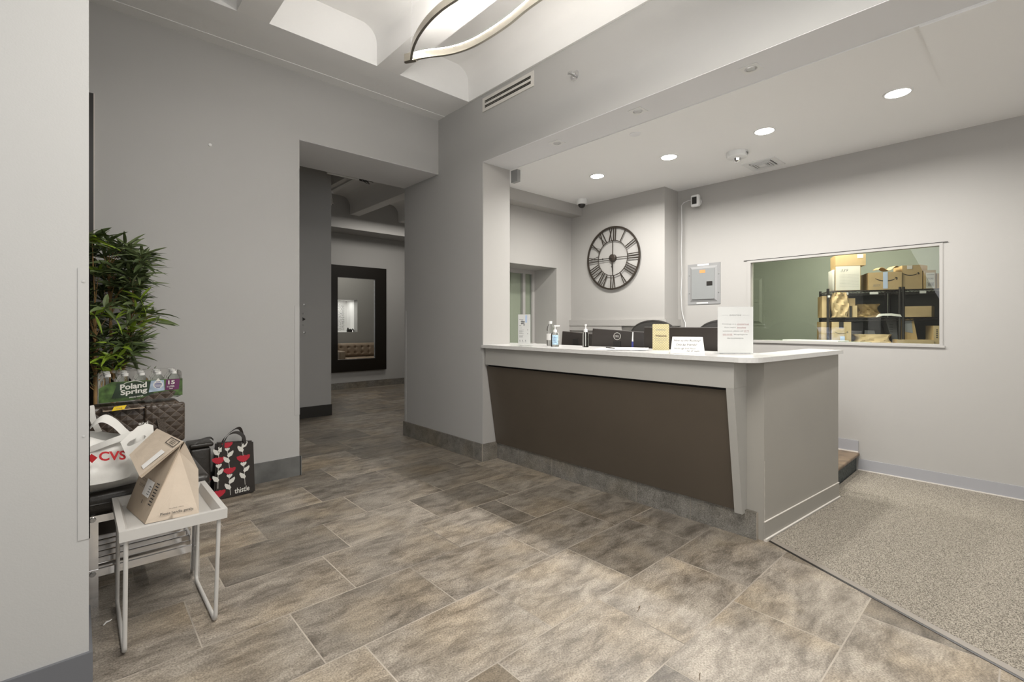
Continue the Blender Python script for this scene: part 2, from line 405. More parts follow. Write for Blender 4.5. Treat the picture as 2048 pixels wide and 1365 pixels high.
def thing(name, label, cat, loc=(0, 0, 0), rz=0, group=None):
    o = bpy.data.objects.new(name, None); COL.objects.link(o); o.empty_display_size = 0.1
    o.location = FRAME[0] @ Vector(loc) if FRAME[0] is not None else loc; o.rotation_euler = (0, 0, rz)
    return tag(o, label, cat, group)
def struct(name, mb, mats, parent=None, smooth=False):
    o = build(name, mb, mats, parent, smooth=smooth)
    if parent is None: o['kind'] = 'structure'
    return o
def dup(root, loc, rz=None, label=None, group=None):
    r = root.copy(); COL.objects.link(r); r.location = loc
    if rz is not None: r.rotation_euler = (0, 0, rz)
    if label: r['label'] = label
    if group: r['group'] = group
    for ch in list(root.children):
        c = ch.copy(); COL.objects.link(c); c.parent = r
        for g in list(ch.children):
            d = g.copy(); COL.objects.link(d); d.parent = c
    return r
def arc(cx, cy, r, a0, a1, n):
    return [(cx+r*math.cos(a0+(a1-a0)*i/n), cy+r*math.sin(a0+(a1-a0)*i/n)) for i in range(n+1)]

# key planes of the place
YL, YL2 = 4.12, 4.80          # wall with the opening, front and back
XP, XP2 = 2.74, 3.07          # pier and header wall
XR = 4.93                     # far wall of the reception
ZB = 3.34                     # underside of the ceiling beams
ZH = 2.735                    # underside of the header
ZC = 2.725                    # reception ceiling
XC = 4.647                    # clock wall
YI = 3.978                    # inner side wall of the reception

# ================================================================== floor
random.seed(11)
rows = {0.505: None, }
row_y = [-2.5+0.0, -2.02, -1.61, -1.19, -0.77, -0.34, 0.085, 0.505, 0.92, 1.34, 1.76, 2.17, 2.59, 3.0, 3.38, 3.79, 4.18, 4.6, 5.02, 5.44, 5.86, 6.28, 6.7, 7.12, 7.54, 7.96, 8.38, 8.8, 9.22]
row_x = {0.085: [1.9, 2.5], 0.505: [1.6, 2.19, 2.8], 0.92: [1.15, 1.755, 2.36], 1.34: [.83, 1.45, 2.02, 2.62], 1.76: [.68, 1.27, 1.89, 2.48],
         2.17: [.36, .98, 1.59, 2.03, 2.2, 2.75], 2.59: [.52, 1.14, 1.74, 2.35], 3.0: [.82, 1.43, 2.04, 2.65], 3.38: [.67, 1.28, 1.885, 2.5], 3.79: [.95, 1.56, 2.17]}
# tone of single stones, 0 dark to 1 light
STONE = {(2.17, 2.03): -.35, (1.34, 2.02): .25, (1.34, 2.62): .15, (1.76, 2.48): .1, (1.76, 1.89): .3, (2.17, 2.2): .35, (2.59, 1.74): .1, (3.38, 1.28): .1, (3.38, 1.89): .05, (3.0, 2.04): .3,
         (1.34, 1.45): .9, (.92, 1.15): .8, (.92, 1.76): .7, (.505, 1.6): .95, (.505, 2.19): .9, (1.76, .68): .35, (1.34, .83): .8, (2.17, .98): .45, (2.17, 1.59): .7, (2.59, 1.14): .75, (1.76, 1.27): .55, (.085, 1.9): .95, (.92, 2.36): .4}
fm = MB(); tones = []
for i in range(len(row_y)-1):
    y0, y1 = row_y[i], row_y[i+1]
    xs = list(row_x.get(y0, [random.uniform(1.3, 1.9)]))
    while xs[0] > -2.0: xs.insert(0, xs[0]-0.61)
    while xs[-1] < 7.6: xs.append(xs[-1]+0.61)
    for a, b in zip(xs[:-1], xs[1:]):
        g = 0.0028
        fm.add([(a+g, y0+g, 0), (b-g, y0+g, 0), (b-g, y1-g, 0), (a+g, y1-g, 0)], [(0, 1, 2, 3)], 0)
        t = random.random()
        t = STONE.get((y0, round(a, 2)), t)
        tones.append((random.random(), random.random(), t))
fm.add([(-2.6, -2.6, -0.0008), (7.6, -2.6, -0.0008), (7.6, 9.3, -0.0008), (-2.6, 9.3, -0.0008)], [(0, 1, 2, 3)], 1)
tones.append((0, 0, 0))
fm.box(-2.6, 7.6, -2.6, 9.3, -0.10, -0.006, 1); tones += [(0, 0, 0)]*6
fo = struct('floor', fm, ['slate', 'grout'])
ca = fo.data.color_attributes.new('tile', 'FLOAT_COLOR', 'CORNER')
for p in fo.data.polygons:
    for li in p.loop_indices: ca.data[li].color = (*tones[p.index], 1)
for p in fo.data.polygons:
    if p.index < len(tones)-7 and p.normal.z < 0: p.flip()

# raised floor behind the desk
mb = MB(); mb.box(3.11, XR, 1.16, YI, 0.0, 0.155); struct('floor_raised', mb, ['wood'])

# ================================================================== walls
mb = MB()
mb.box(-2.0, 1.37, YL, YL2, 0, 3.75); mb.box(1.37, XP, YL, YL2, 2.79, 3.75)
struct('wall_left', mb, 'wall')
# light painted underside of the opening
mb = MB(); mb.box(1.372, XP-.001, YL+.002, YL2, 2.786, 2.7895); struct('trim_1', mb, 'soffit')
mb = MB()
mb.box(XP, XP2, 3.40, YL2, 0, 3.9); mb.box(XP, XP2, -2.5, 3.40, ZH, 3.9)
struct('wall_header', mb, 'wall')
mb = MB(); mb.box(XP+.001, XP2-.001, -2.5, 3.399, ZH-.004, ZH-.0005); struct('trim_2', mb, 'soffit')
mb = MB(); mb.box(XP+.003, XP2+.001, 3.396, 3.3995, 0.158, ZH-.005); struct('trim_3', mb, 'wall_warm')
# side wall of the reception, with a deep pass-through window
mb = MB()
mb.box(XP2, 3.56, YI, 4.41, 0, 3.0); mb.box(4.375, 4.80, YI, 4.41, 0, 3.0)
mb.box(3.56, 4.375, YI, 4.41, 0, 0.985); mb.box(3.56, 4.375, YI, 4.41, 1.945, 3.0)
struct('wall_reception_side', mb, 'wall_warm')
mb = MB(); mb.box(XC, XR+.15, 2.67, YI, 0, 3.0); struct('wall_clock', mb, 'wall_warm')
# far wall of the reception with the parcel room window
wy0, wy1, wz0, wz1 = 0.478, 1.930, 1.085, 1.882
mb = MB()
mb.box(XR, XR+.15, -2.5, wy0, 0, 2.9); mb.box(XR, XR+.15, wy1, 2.67, 0, 2.9)
mb.box(XR, XR+.15, wy0, wy1, 0, wz0); mb.box(XR, XR+.15, wy0, wy1, wz1, 2.9)
struct('wall_right', mb, 'wall_warm')
mb = MB(); mb.box(XP2, XR+.1, -2.5, YI, ZC, ZC+.12); struct('ceiling_reception', mb, 'white')
# slightly lower part of the reception ceiling at the right
mb = MB(); mb.hexa([(3.072, -2.5, ZC-.010), (4.15, -2.5, ZC-.0006), (4.15, .385, ZC-.0006), (3.072, .385, ZC-.010), (3.072, -2.5, ZC-.0003), (4.15, -2.5, ZC-.0003), (4.15, .385, ZC-.0003), (3.072, .385, ZC-.0003)]); struct('ceiling_lowered', mb, 'white')
# boxed beam along the side wall
mb = MB(); mb.box(XP2, XC, 3.80, YI, 2.60, ZC); struct('trim_4', mb, 'wall_warm')
# walls around the lobby behind and beside the camera
mb = MB(); mb.box(-2.15, -2.0, -2.5, YL2, 0, 3.9); struct('wall_west', mb, 'wall')
mb = MB(); mb.box(-2.15, XR+.15, -2.65, -2.5, 0, 3.9); struct('wall_south', mb, 'wall')
# pillar at the left edge
mb = MB(); mb.box(-1.3, 0.033, 2.235, 2.60, 0, ZB); struct('wall_pillar', mb, 'wall')
mb = MB(); mb.box(-1.3, 0.043, 2.222, 2.235, 0, 0.105); mb.box(0.033, 0.043, 2.235, 2.6, 0, 0.105); struct('baseboard_pillar', mb, mat('slate_grey_vinyl', (.125, .128, .138), .5))
mb = MB(); mb.box(0.004, 0.036, 2.2325, 2.235, 0.50, 1.446); mb.box(0.033, 0.036, 2.2325, 2.27, 0.50, 1.446)
mb.lathe((0.019, 2.2325, 1.40), [(0.005, 0), (0.005, -.0015), (0.002, -.002)], 10, 0, 'Y'); mb.lathe((0.019, 2.2325, .86), [(0.004, 0), (0.004, -.0015), (0.002, -.002)], 10, 0, 'Y')
struct('trim_5', mb, 'trimgrey')
mb = MB(); mb.box(1.333, 1.372, 4.117, 4.12, .50, 1.404); mb.box(1.370, 1.373, 4.117, 4.16, .50, 1.404); struct('trim_6', mb, 'trimgrey')
mb = MB(); mb.box(2.737, XP, 4.765, 4.80, .158, 1.404); struct('trim_7', mb, 'trimgrey')

# ================================================================== vaulted lobby ceiling
def vault_outline(x0, ribs, x1, zb, zt, r, top):
    pts = [(x0, zb)]
    edges = []
    cur = x0
    for a, b in ribs + [(x1, None)]:
        L, R = cur, a
        if cur == x0: L = x0+.02
        if b is None: R = x1-.02
        vert = zt-r
        pts += [(L, zb), (L, vert)] + [(L+r-r*math.cos(t*PI/2/8), vert+r*math.sin(t*PI/2/8)) for t in range(1, 9)]
        pts += [(R-r+r*math.sin(t*PI/2/8), zt-r+r*math.cos(t*PI/2/8)) for t in range(0, 8)] + [(R, vert), (R, zb)]
        if b is not None: cur = b
    pts += [(x1, zb), (x1, top), (x0, top)]
    out = []
    for p in pts:
        if not out or (abs(out[-1][0]-p[0])+abs(out[-1][1]-p[1])) > 1e-6: out.append(p)
    return out
YV = 3.585
ribs = [(-1.22, -1.02), (-.215, -.015), (.79, .99), (1.795, 2.0)]
pts = vault_outline(-2.0, ribs, XP-.001, ZB-.0, 3.65, 0.135, 3.95)
mb = MB(); mb.prism([(x, -2.5, z) for x, z in pts], (0, YV+2.5, 0)); struct('ceiling', mb, 'white', smooth=True)
# plastered beam on top of the left wall (two boards of plaster with a seam)
mb = MB(); mb.box(-2.0, XP, YV, 3.793, ZB, 3.95); mb.box(-2.0, XP, 3.793, YL, ZB+.003, 3.95); mb.box(-2.0, XP, 4.005, YL, ZB-.001, ZB+.0028)
struct('ceiling_beam', mb, 'plaster')

# ================================================================== hall beyond the opening
mb = MB(); mb.box(-1.5, 2.60, 6.55, 6.75, 0, 3.75); struct('wall_hall_near', mb, 'wall')
mb = MB(); mb.box(-1.5, 2.607, 6.538, 6.55, 0, 0.15); struct('baseboard_hall_near', mb, 'black_base')
mb = MB(); mb.box(-1.5, 7.6, 9.0, 9.2, 0, 3.75); struct('wall_hall_far', mb, 'wall')
mb = MB(); mb.box(-1.5, 7.6, 8.45, 9.0, 3.0, 3.27); mb.box(-1.5, 7.6, 8.45, 9.0, 3.27, 3.75); struct('trim_8', mb, 'wall')
mb = MB(); mb.box(-1.5, 7.6, 8.985, 9.0, 0, 0.125); struct('baseboard_hall_far', mb, 'slate_base')
hz = 3.26
pts = vault_outline(-1.5, [(0.75, .93), (1.73, 1.91), (2.72, 2.90), (3.70, 3.88), (4.68, 4.86), (5.66, 5.84), (6.6, 6.8)], 7.6, hz, 3.58, 0.17, 3.9)
mb = MB(); mb.prism([(x, YL2, z) for x, z in pts], (0, 8.45-YL2, 0)); struct('ceiling_hall', mb, 'white', smooth=True)
mb = MB(); mb.box(-1.65, -1.5, YL2, 9.2, 0, 3.9); struct('wall_hall_west', mb, 'wall')
mb = MB(); mb.box(7.6, 7.75, 3.9, 9.2, 0, 3.9); struct('wall_hall_east', mb, 'wall')
mb = MB(); mb.box(4.8, 7.6, 4.25, 4.41, 0, 3.9); struct('wall_hall_south', mb, 'wall')
# wall behind the sofa, with a lit niche
mb = MB()
nx0, nx1, nz0, nz1 = 4.15, 5.18, 1.06, 1.86
mb.box(4.0, nx0, 6.35, 6.55, 0, 3.75); mb.box(nx1, 7.6, 6.35, 6.55, 0, 3.75)
mb.box(nx0, nx1, 6.35, 6.55, 0, nz0); mb.box(nx0, nx1, 6.35, 6.55, nz1, 3.75)
struct('wall_hall_niche', mb, 'wall')
mb = MB(); mb.box(nx0-.05, nx1+.05, 5.85, 5.90, nz0-.05, nz1+.05); mb.box(nx0-.05, nx0, 5.9, 6.35, nz0-.05, nz1+.05); mb.box(nx1, nx1+.05, 5.9, 6.35, nz0-.05, nz1+.05)
mb.box(nx0, nx1, 5.9, 6.35, nz0-.05, nz0); mb.box(nx0, nx1, 5.9, 6.35, nz1, nz1+.05)
struct('trim_9', mb, 'white')
area('niche_lamp', (4.66, 6.2, nz1-.02), (4.66, 6.1, 0), 0.8, 0.2, 4, (1, .98, .95))
random.seed(3)
t = thing('beaded_curtain', 'strands of small dark beads hanging in the lit niche seen in the mirror', 'decoration', (4.6, 6.15, nz0))
mb = MB()
for i in range(30):
    x = nx0+.04+i*0.028; z = nz1-.10-random.uniform(0, .06)
    mb.tube([(x, 6.15, nz1), (x, 6.15, nz0+.03)], .0012, 4)
    while z > nz0+.04:
        r = random.uniform(.007, .012); mb.lathe((x, 6.15, z), [(0, -r), (r, 0), (0, r)], 5); z -= random.uniform(.022, .05)
build('bead_strands', mb, 'black', t)['kind'] = 'stuff'
mb = MB(); mb.lathe((5.0, 6.4, nz0), [(.03, 0), (.035, .03), (.02, .09), (0, .12)], 8); mb.lathe((5.06, 6.4, nz0), [(.045, 0), (.05, .02), (.03, .07), (0, .085)], 8)
mb.tube([(5.09, 6.4, nz0+.02), (5.12, 6.4, nz0+.08), (5.15, 6.4, nz0+.05), (5.155, 6.4, nz0)], .014, 8)
tag(build('small_sculpture', mb, 'black', smooth=True), 'small dark sculpture on the ledge of the lit niche', 'sculpture')

# sofa seen in the mirror
t = thing('tufted_sofa', 'tan leather sofa with button-tufted back under the lit niche', 'sofa', (5.25, 6.95, 0))
mb = MB(); mb.rbox(4.5, 6.0, 6.62, 7.35, .18, .34, .03); build('seat_base', mb, 'tan_leather', t, smooth=True)
mb = MB(); nu, nv = 60, 22
vs = []; fs = []
x0, x1, z0, z1 = 4.56, 5.94, .47, .80
bt = [(x0+(x1-x0)*(c+.5)/8, z0+(z1-z0)*(.30 if r_ == 0 else .70)) for c in range(8) for r_ in (0, 1)]
for j in range(nv+1):
    for i in range(nu+1):
        x = x0+(x1-x0)*i/nu; z = z0+(z1-z0)*j/nv
        e = min(i, nu-i)/nu*8; e2 = min(j, nv-j)/nv*5
        y = 6.80+.06*min(1, e)**.5*min(1, e2)**.5
        for bx, bz in bt:
            d2 = (x-bx)**2+(z-bz)**2; y -= .035*math.exp(-d2/.0007)
        y -= .012*math.exp(-(((x-x0)/(x1-x0)*8) % 1-.5)**2/.004)
        vs.append((x, y, z))
for j in range(nv):
    for i in range(nu):
        a = j*(nu+1)+i; fs.append((a, a+1, a+nu+2, a+nu+1))
mb.add(vs, fs); mb.box(x0, x1, 6.64, 6.79, z0, z1-.01); build('backrest', mb, 'tan_leather', t, smooth=True)
for nm, xa in (('armrest', 4.40), ('armrest', 6.0)):
    mb = MB(); mb.rbox(xa, xa+.14, 6.62, 7.35, .12, .64, .03); build(nm, mb, 'tan_leather', t, smooth=True)
for xa in (4.56, 5.255):
    mb = MB(); mb.rbox(xa, xa+.685, 6.86, 7.38, .345, .47, .035); build('seat_cushion', mb, 'tan_leather', t, smooth=True)
for xa in (4.45, 6.03):
    for ya in (6.68, 7.26):
        mb = MB(); mb.box(xa, xa+.04, ya, ya+.04, 0, .125 if xa < 4.5 or xa > 6 else .18); build('leg', mb, 'chrome', t)

# big mirror on the hall wall
t = thing('wall_mirror', 'tall wall mirror with wide black frame in the hall beyond the opening', 'mirror', (4.06, 9.0, .34))
mb = MB()
fx0, fx1, fz0, fz1 = 3.43, 4.685, .335, 2.385; gx0, gx1, gz0, gz1 = 3.675, 4.443, .57, 2.155
mb.box(fx0, gx0, 8.94, 8.99, fz0, fz1); mb.box(gx1, fx1, 8.94, 8.99, fz0, fz1); mb.box(gx0, gx1, 8.94, 8.99, fz0, gz0); mb.box(gx0, gx1, 8.94, 8.99, gz1, fz1)
build('frame', mb, 'blackframe', t)
mb = MB(); mb.box(gx0-.01, gx1+.01, 8.97, 8.984, gz0-.01, gz1+.01); build('mirror_glass', mb, 'mirror', t)
mb = MB(); b = .008
mb.box(gx0, gx0+b, 8.962, 8.969, gz0, gz1); mb.box(gx1-b, gx1, 8.962, 8.969, gz0, gz1); mb.box(gx0+b, gx1-b, 8.962, 8.969, gz0, gz0+b); mb.box(gx0+b, gx1-b, 8.962, 8.969, gz1-b, gz1)
build('inner_edge', mb, 'steel', t)

# call panel of the lift, screwed to the hall wall
t = thing('lift_call_panel', 'painted metal panel with arrow and two screws beside the opening', 'panel', (2.19, 6.55, 1.33))
mb = MB(); mb.box(2.115, 2.272, 6.543, 6.55, 1.11, 1.54); build('plate', mb, 'wall', t)
mb = MB(); mb.prism([(2.215, 6.5425, 1.345), (2.255, 6.5425, 1.32), (2.215, 6.5425, 1.295)], (0, -.003, 0)); build('arrow', mb, 'black', t)
for z in (1.512, 1.142):
    mb = MB(); mb.lathe((2.238, 6.543, z), [(.014, 0), (.013, -.008), (.004, -.01)], 12, 0, 'Y'); build('screw', mb, 'steel', t, smooth=True)
for z in (1.395, 1.24):
    mb = MB(); mb.lathe((2.225, 6.543, z), [(.013, 0), (.012, -.004), (.008, -.004), (.004, -.009)], 12, 0, 'Y'); build('key_switch', mb, 'steel', t, smooth=True)

# lamp tube on the back of the opening, with its frayed dark wires
t = thing('tube_light', 'unlit white tube light hanging above the opening with loose dark wires', 'light fixture', (2.12, 5.04, 2.93))
mb = MB(); mb.rbox(1.95, 2.31, 5.0, 5.07, 2.865, 2.90, .008); build('housing', mb, 'whiteplastic', t, smooth=True)
mb = MB(); mb.tube([(1.955, 5.035, 2.853), (2.305, 5.035, 2.853)], .013, 10); build('tube', mb, 'whiteplastic', t, smooth=True)
for x in (2.0, 2.27):
    mb = MB(); mb.box(x-.01, x+.01, 5.025, 5.045, 2.895, hz+.35); build('hanger', mb, 'whiteplastic', t)
random.seed(8); mb = MB()
for i in range(14):
    p = Vector((2.31, 5.035, 2.87)); path = [p.copy()]
    for k in range(5):
        p += Vector((random.uniform(.005, .04), random.uniform(-.02, .02), random.uniform(-.022, .018))); path.append(p.copy())
    mb.tube(path, .0035, 5)
build('loose_wires', mb, 'black', t)
# track with one spot
t = thing('track_light', 'white ceiling track with one spotlight in the hall beyond the opening', 'light fixture', (2.83, 7.1, 3.26))
mb = MB(); mb.box(2.795, 2.835, 6.0, 8.3, 3.235, hz); build('track', mb, 'whiteplastic', t)
mb = MB(); mb.box(2.80, 2.83, 7.05, 7.13, 3.205, 3.235); mb.tube([(2.815, 7.09, 3.21), (2.815, 7.09, 3.13)], .008, 8); build('adapter', mb, 'whiteplastic', t)
mb = MB(); mb.lathe((2.815, 7.09, 3.04), [(.018, .095), (.026, .09), (.028, .05), (.046, 0), (.042, 0), (.02, .04)], 14); build('spot_head', mb, 'chrome', t, smooth=True)

# baseboards of the lobby
mb = MB(); mb.box(-2.0, 1.376, YL-.013, YL, 0, .158); mb.box(1.37, 1.383, YL-.013, YL2, 0, .158); struct('baseboard_left', mb, 'dark_base')
def tiled_base(name, segs, mats=('slate_base', 'grout')):
    mb = MB()
    for s in segs: mb.box(*s)
    return mb
mb = MB()
ys = [3.392, 3.512, 3.921, 4.334, 4.80]
for a, b in zip(ys[:-1], ys[1:]): mb.box(XP-.013, XP, a+.002, b-.002, 0, .158)
mb.box(XP-.011, XP, 3.39, 4.80, 0.001, .157, 1)
mb.box(XP-.009, 2.93, 3.387, 3.40, 0, .158); mb.box(XP-.013, XP, 4.80, 4.812, 0, .158)
struct('baseboard_pier', mb, ['slate_base', 'grout'])
mb = MB(); mb.box(XR-.008, XR, -2.5, 1.015, .016, .105); mb.box(XR-.008, XR, 1.015, 2.67, .165, .258); struct('baseboard_right', mb, 'vinyl')
mb = MB(); mb.box(XR-.016, XR, -2.5, 1.014, .0, .017); mb.box(XR-.014, XR, 1.016, 2.67, .156, .166); struct('trim_10', mb, 'caulk')
# step up behind the desk end
mb = MB(); mb.box(4.0, XR, 1.03, 1.16, 0, .13, 0); struct('trim_11', mb, ['jute'])
mb = MB(); mb.rbox(4.0, XR, 1.005, 1.16, .13, .157, .01); struct('trim_12', mb, ['wood'], smooth=True)

# ================================================================== parcel room beyond the window
mb = MB(); mb.box(6.60, 6.72, -1.2, 3.2, 0, 2.6); struct('wall_parcel_back', mb, 'wall_green')
mb = MB(); mb.box(XR+.15, 6.6, 3.1, 3.2, 0, 2.6); struct('wall_parcel_left', mb, 'wall_green')
mb = MB(); mb.box(XR+.15, 6.6, -1.2, -1.1, 0, 2.6); struct('wall_parcel_right', mb, 'wall_green')
mb = MB(); mb.box(XR+.15, 6.72, -1.2, 3.2, 2.42, 2.6); struct('ceiling_parcel', mb, 'wall_green')
# window frame and pane
t = MB(); f = .022
t.box(XR-.006, XR+.05, wy0, wy1, wz1-f, wz1); t.box(XR-.006, XR+.05, wy0, wy1, wz0, wz0+.012)
t.box(XR-.006, XR+.05, wy0, wy0+.02, wz0+.012, wz1-f); t.box(XR-.006, XR+.05, wy1-.034, wy1, wz0+.012, wz1-f)
wf = struct('window_1', t, 'wall_warm')
t = MB(); t.box(XR-.009, XR-.004, wy0-.03, wy1+.03, wz1, wz1+.004); build('drip_edge', t, 'black', wf)
t = MB(); t.box(XR-.012, XR+.06, wy0-.012, wy1+.02, wz0-.014, wz0+.002); build('window_sill', t, 'wall_warm', wf)
t = MB(); t.add([(XR+.03, wy0, wz0), (XR+.03, wy1, wz0), (XR+.03, wy1, wz1), (XR+.03, wy0, wz1)], [(0, 1, 2, 3)]); build('window_pane', t, 'glass', wf)
# pass-through window in the side wall
t = MB()
zf0, zf1 = .985, 1.945; yf = 4.36
t.box(3.56, 4.375, yf, yf+.05, zf1-.05, zf1); t.box(3.56, 4.375, yf-.02, yf+.05, zf0, zf0+.03)
t.box(3.56, 3.60, yf, yf+.05, zf0+.03, zf1-.05); t.box(4.335, 4.375, yf, yf+.05, zf0+.03, zf1-.05); t.box(4.17, 4.21, yf, yf+.05, zf0+.03, zf1-.05)
wf2 = struct('window_2', t, 'wall_warm')
t = MB(); t.box(3.60, 4.335, yf+.025, yf+.032, zf0+.03, zf1-.05); build('window_pane', t, 'glass', wf2)
t = MB(); t.box(3.605, 4.165, yf+.040, yf+.046, zf0+.03, zf1-.05); t.box(4.215, 4.33, yf+.040, yf+.046, zf0+.03, zf1-.05); build('closed_shade', t, mat('brown_grey_shade', (.44, .40, .355), .8), wf2)
t = MB(); t.box(3.56, 4.375, YI-.015, yf-.02, .985, 1.005); build('window_sill', t, 'whiteplastic', wf2)

# ------------------------------------------------ electrical panels
def elec(name, label, X, y0, y1, z0, z1, labels=True, wallm='greymetal'):
    t = thing(name, label, 'electrical panel', (X, (y0+y1)/2, z0))
    mb = MB(); mb.box(X-.006, X, y0, y1, z0, z1)
    a = .028; b = .055; xo = X-.007; xi = X-.019
    o = [(xo, y0+a, z0+a), (xo, y1-a, z0+a), (xo, y1-a, z1-a), (xo, y0+a, z1-a)]
    i = [(xi, y0+b, z0+b), (xi, y1-b, z0+b), (xi, y1-b, z1-b), (xi, y0+b, z1-b)]
    mb.add(o+i, [(0, 1, 5, 4), (1, 2, 6, 5), (2, 3, 7, 6), (3, 0, 4, 7)])
    build('trim_plate', mb, wallm, t)
    mb = MB(); mb.box(X-.024, X-.012, y0+b, y1-b, z0+b, z1-b); d = build('door', mb, 'greymetal2' if wallm == 'greymetal' else wallm, t)
    yc = y0+(y1-y0)*.30; zc = z0+(z1-z0)*.50
    mb = MB(); mb.rbox(X-.028, X-.024, yc-.032, yc+.03, zc-.022, zc+.022, .002); build('latch', mb, 'black' if labels else wallm, d)
    for yy in (y0+.018, y1-.018):
        for zz in (z0+.12, z1-.12):
            mb = MB(); mb.lathe((X-.006, yy, zz), [(.006, 0), (.005, -.003)], 8, 0, 'X'); build('screw', mb, 'steel', t)
    if labels:
        mb = MB(); mb.box(X-.0245-.001, X-.024, yc+.045, yc+.105, z1-b-.045, z1-b-.015); build('sticker', mb, 'orange', d)
        mb = MB(); mb.box(X-.0072, X-.006, y0+.12, y1-.11, z1-.022, z1-.004); build('paper_label', mb, 'paper', t)
        mb = MB(); mb.box(X-.0072, X-.006, y0+.13, y1-.10, z0+.008, z0+.02); build('paper_label', mb, 'paper', t)
    return t
elec('electrical_panel', 'grey metal breaker panel with black latch on the wall beside the parcel window', XR, 2.196, 2.552, 1.465, 1.898)
elec('electrical_panel', 'green painted metal panel on the parcel room wall at the left edge of its window', 6.60, 2.367, 2.72, 1.235, 1.885, labels=False, wallm='wall_green')

# ================================================================== things on walls and ceilings
# air vent in the header wall
t = thing('linear_air_vent', 'white linear air vent with two black slots high on the header wall', 'air vent', (XP, 3.06, 3.24))
mb = MB(); y0, y1, z0, z1 = 2.736, 3.392, 3.183, 3.307
zs = [z0, z0+.028, z0+.052, z1-.052, z1-.028, z1]
for k_ in (0, 2, 4): mb.box(XP-.008, XP, y0+.03, y1-.03, zs[k_], zs[k_+1])
mb.box(XP-.008, XP, y0, y0+.03, z0, z1); mb.box(XP-.008, XP, y1-.03, y1, z0, z1); build('frame', mb, 'vent_beige', t)
for a, b in ((zs[1], zs[2]), (zs[3], zs[4])):
    mb = MB(); mb.box(XP-.002, XP, y0+.03, y1-.03, a, b); s_ = build('slot', mb, 'dark', t)
    mb = MB(); mb.box(XP-.006, XP-.003, y0+.03, y1-.03, (a+b)/2-.0012, (a+b)/2+.0012); build('blade', mb, 'nickel', s_)
# sprinkler
t = thing('sprinkler', 'chrome sidewall sprinkler with round plate on the header wall', 'sprinkler', (XP, 2.305, 3.10))
mb = MB(); mb.lathe((XP, 2.305, 3.10), [(.040, 0), (.038, -.006), (.016, -.008), (.014, -.003), (.008, -.003)], 20, 0, 'X'); build('escutcheon', mb, 'chrome', t, smooth=True)
mb = MB(); mb.lathe((XP, 2.305, 3.10), [(.008, -.004), (.008, -.03), (.004, -.035), (.004, -.045)], 12, 0, 'X')
mb.tube([(XP-.03, 2.297, 3.10), (XP-.05, 2.293, 3.10), (XP-.06, 2.305, 3.10), (XP-.05, 2.317, 3.10), (XP-.03, 2.313, 3.10)], .003, 6)
mb.rbox(XP-.066, XP-.06, 2.288, 2.322, 3.092, 3.108, .002); build('sprinkler_head', mb, 'steel', t, smooth=True)
mb = MB(); mb.lathe((.732, YL, 2.58), [(.012, 0), (.011, -.006), (.005, -.008)], 14, 0, 'Y')
tag(build('wall_anchor', mb, 'whiteplastic', smooth=True), 'tiny round white anchor high on the wall left of the opening', 'anchor')
# dark frame edge at the left wall
t = thing('tall_dark_frame', 'tall dark brown frame on the left wall, mostly behind the grey pillar', 'picture frame', (-.4, YL, .30))
mb = MB(); mb.box(-.75, .083, YL-.03, YL-.002, .30, 2.74); mb.box(-.70, .02, YL-.033, YL-.03, .36, 2.68); build('panel', mb, 'blackframe', t)
mb = MB(); mb.box(.083, .087, YL-.03, YL-.002, .30, 2.74); build('edge_strip', mb, 'caulk', t)  # cream strip is the highlight along the frame edge, put in as colour

# clock ---------------------------------------------------------------
cx, cy, cz, R = XC-.022, 3.325, 2.026, .371
t = thing('wall_clock', 'large round open metal clock with Roman numerals on the reception wall', 'clock', (XC, cy, cz))
def cp(r, a, dx=0): return (cx+dx, cy-r*math.sin(a), cz+r*math.cos(a))     # a from 12, clockwise seen from the room
mb = MB(); n = 72
for ri, ro, th in ((R-.020, R, .012),):
    vs = []; fs = []
    for i in range(n):
        a = 2*PI*i/n
        vs += [cp(ri, a, -th/2), cp(ro, a, -th/2), cp(ro, a, th/2), cp(ri, a, th/2)]
    for i in range(n):
        j = (i+1) % n
        for k in range(4): fs.append((i*4+k, i*4+(k+1) % 4, j*4+(k+1) % 4, j*4+k))
    mb.add(vs, fs)
build('outer_ring', mb, 'clockmetal', t, smooth=True)
mb = MB(); mb.tube([cp(.205, 2*PI*i/60) for i in range(60)], .005, 6, closed=True); build('inner_ring', mb, 'clockmetal', t, smooth=True)
NUM = {12: 'XII', 1: 'I', 2: 'II', 3: 'III', 4: 'IIII', 5: 'V', 6: 'VI', 7: 'VII', 8: 'VIII', 9: 'IX', 10: 'X', 11: 'XI'}
for h, s_ in NUM.items():
    a = 2*PI*h/12; u = Vector((0, -math.sin(a), math.cos(a))); w = Vector((0, -math.cos(a), -math.sin(a)))
    wd = {'I': .030, 'X': .058, 'V': .058}; tot = sum(wd[c] for c in s_); p = -tot/2
    mb = MB(); c0 = Vector((cx, cy, cz)); ri, ro = .205, R-.01
    # numerals read with their feet to the centre
    for c in s_:
        m_ = p+wd[c]/2; k = wd[c]*.32
        nrm = (1, 0, 0)
        if c == 'I': mb.bar(c0+u*ri+w*m_*.8, c0+u*ro+w*m_, .010, .006, nrm)
        if c == 'X':
            mb.bar(c0+u*ri+w*(m_-k), c0+u*ro+w*(m_+k), .010, .006, nrm); mb.bar(c0+u*ri+w*(m_+k), c0+u*ro+w*(m_-k), .006, .006, nrm)
        if c == 'V':
            mb.bar(c0+u*ri+w*m_, c0+u*ro+w*(m_-k), .010, .006, nrm); mb.bar(c0+u*ri+w*m_, c0+u*ro+w*(m_+k), .006, .006, nrm)
        p += wd[c]
    build('numeral', mb, 'clockmetal', t)
mb = MB()
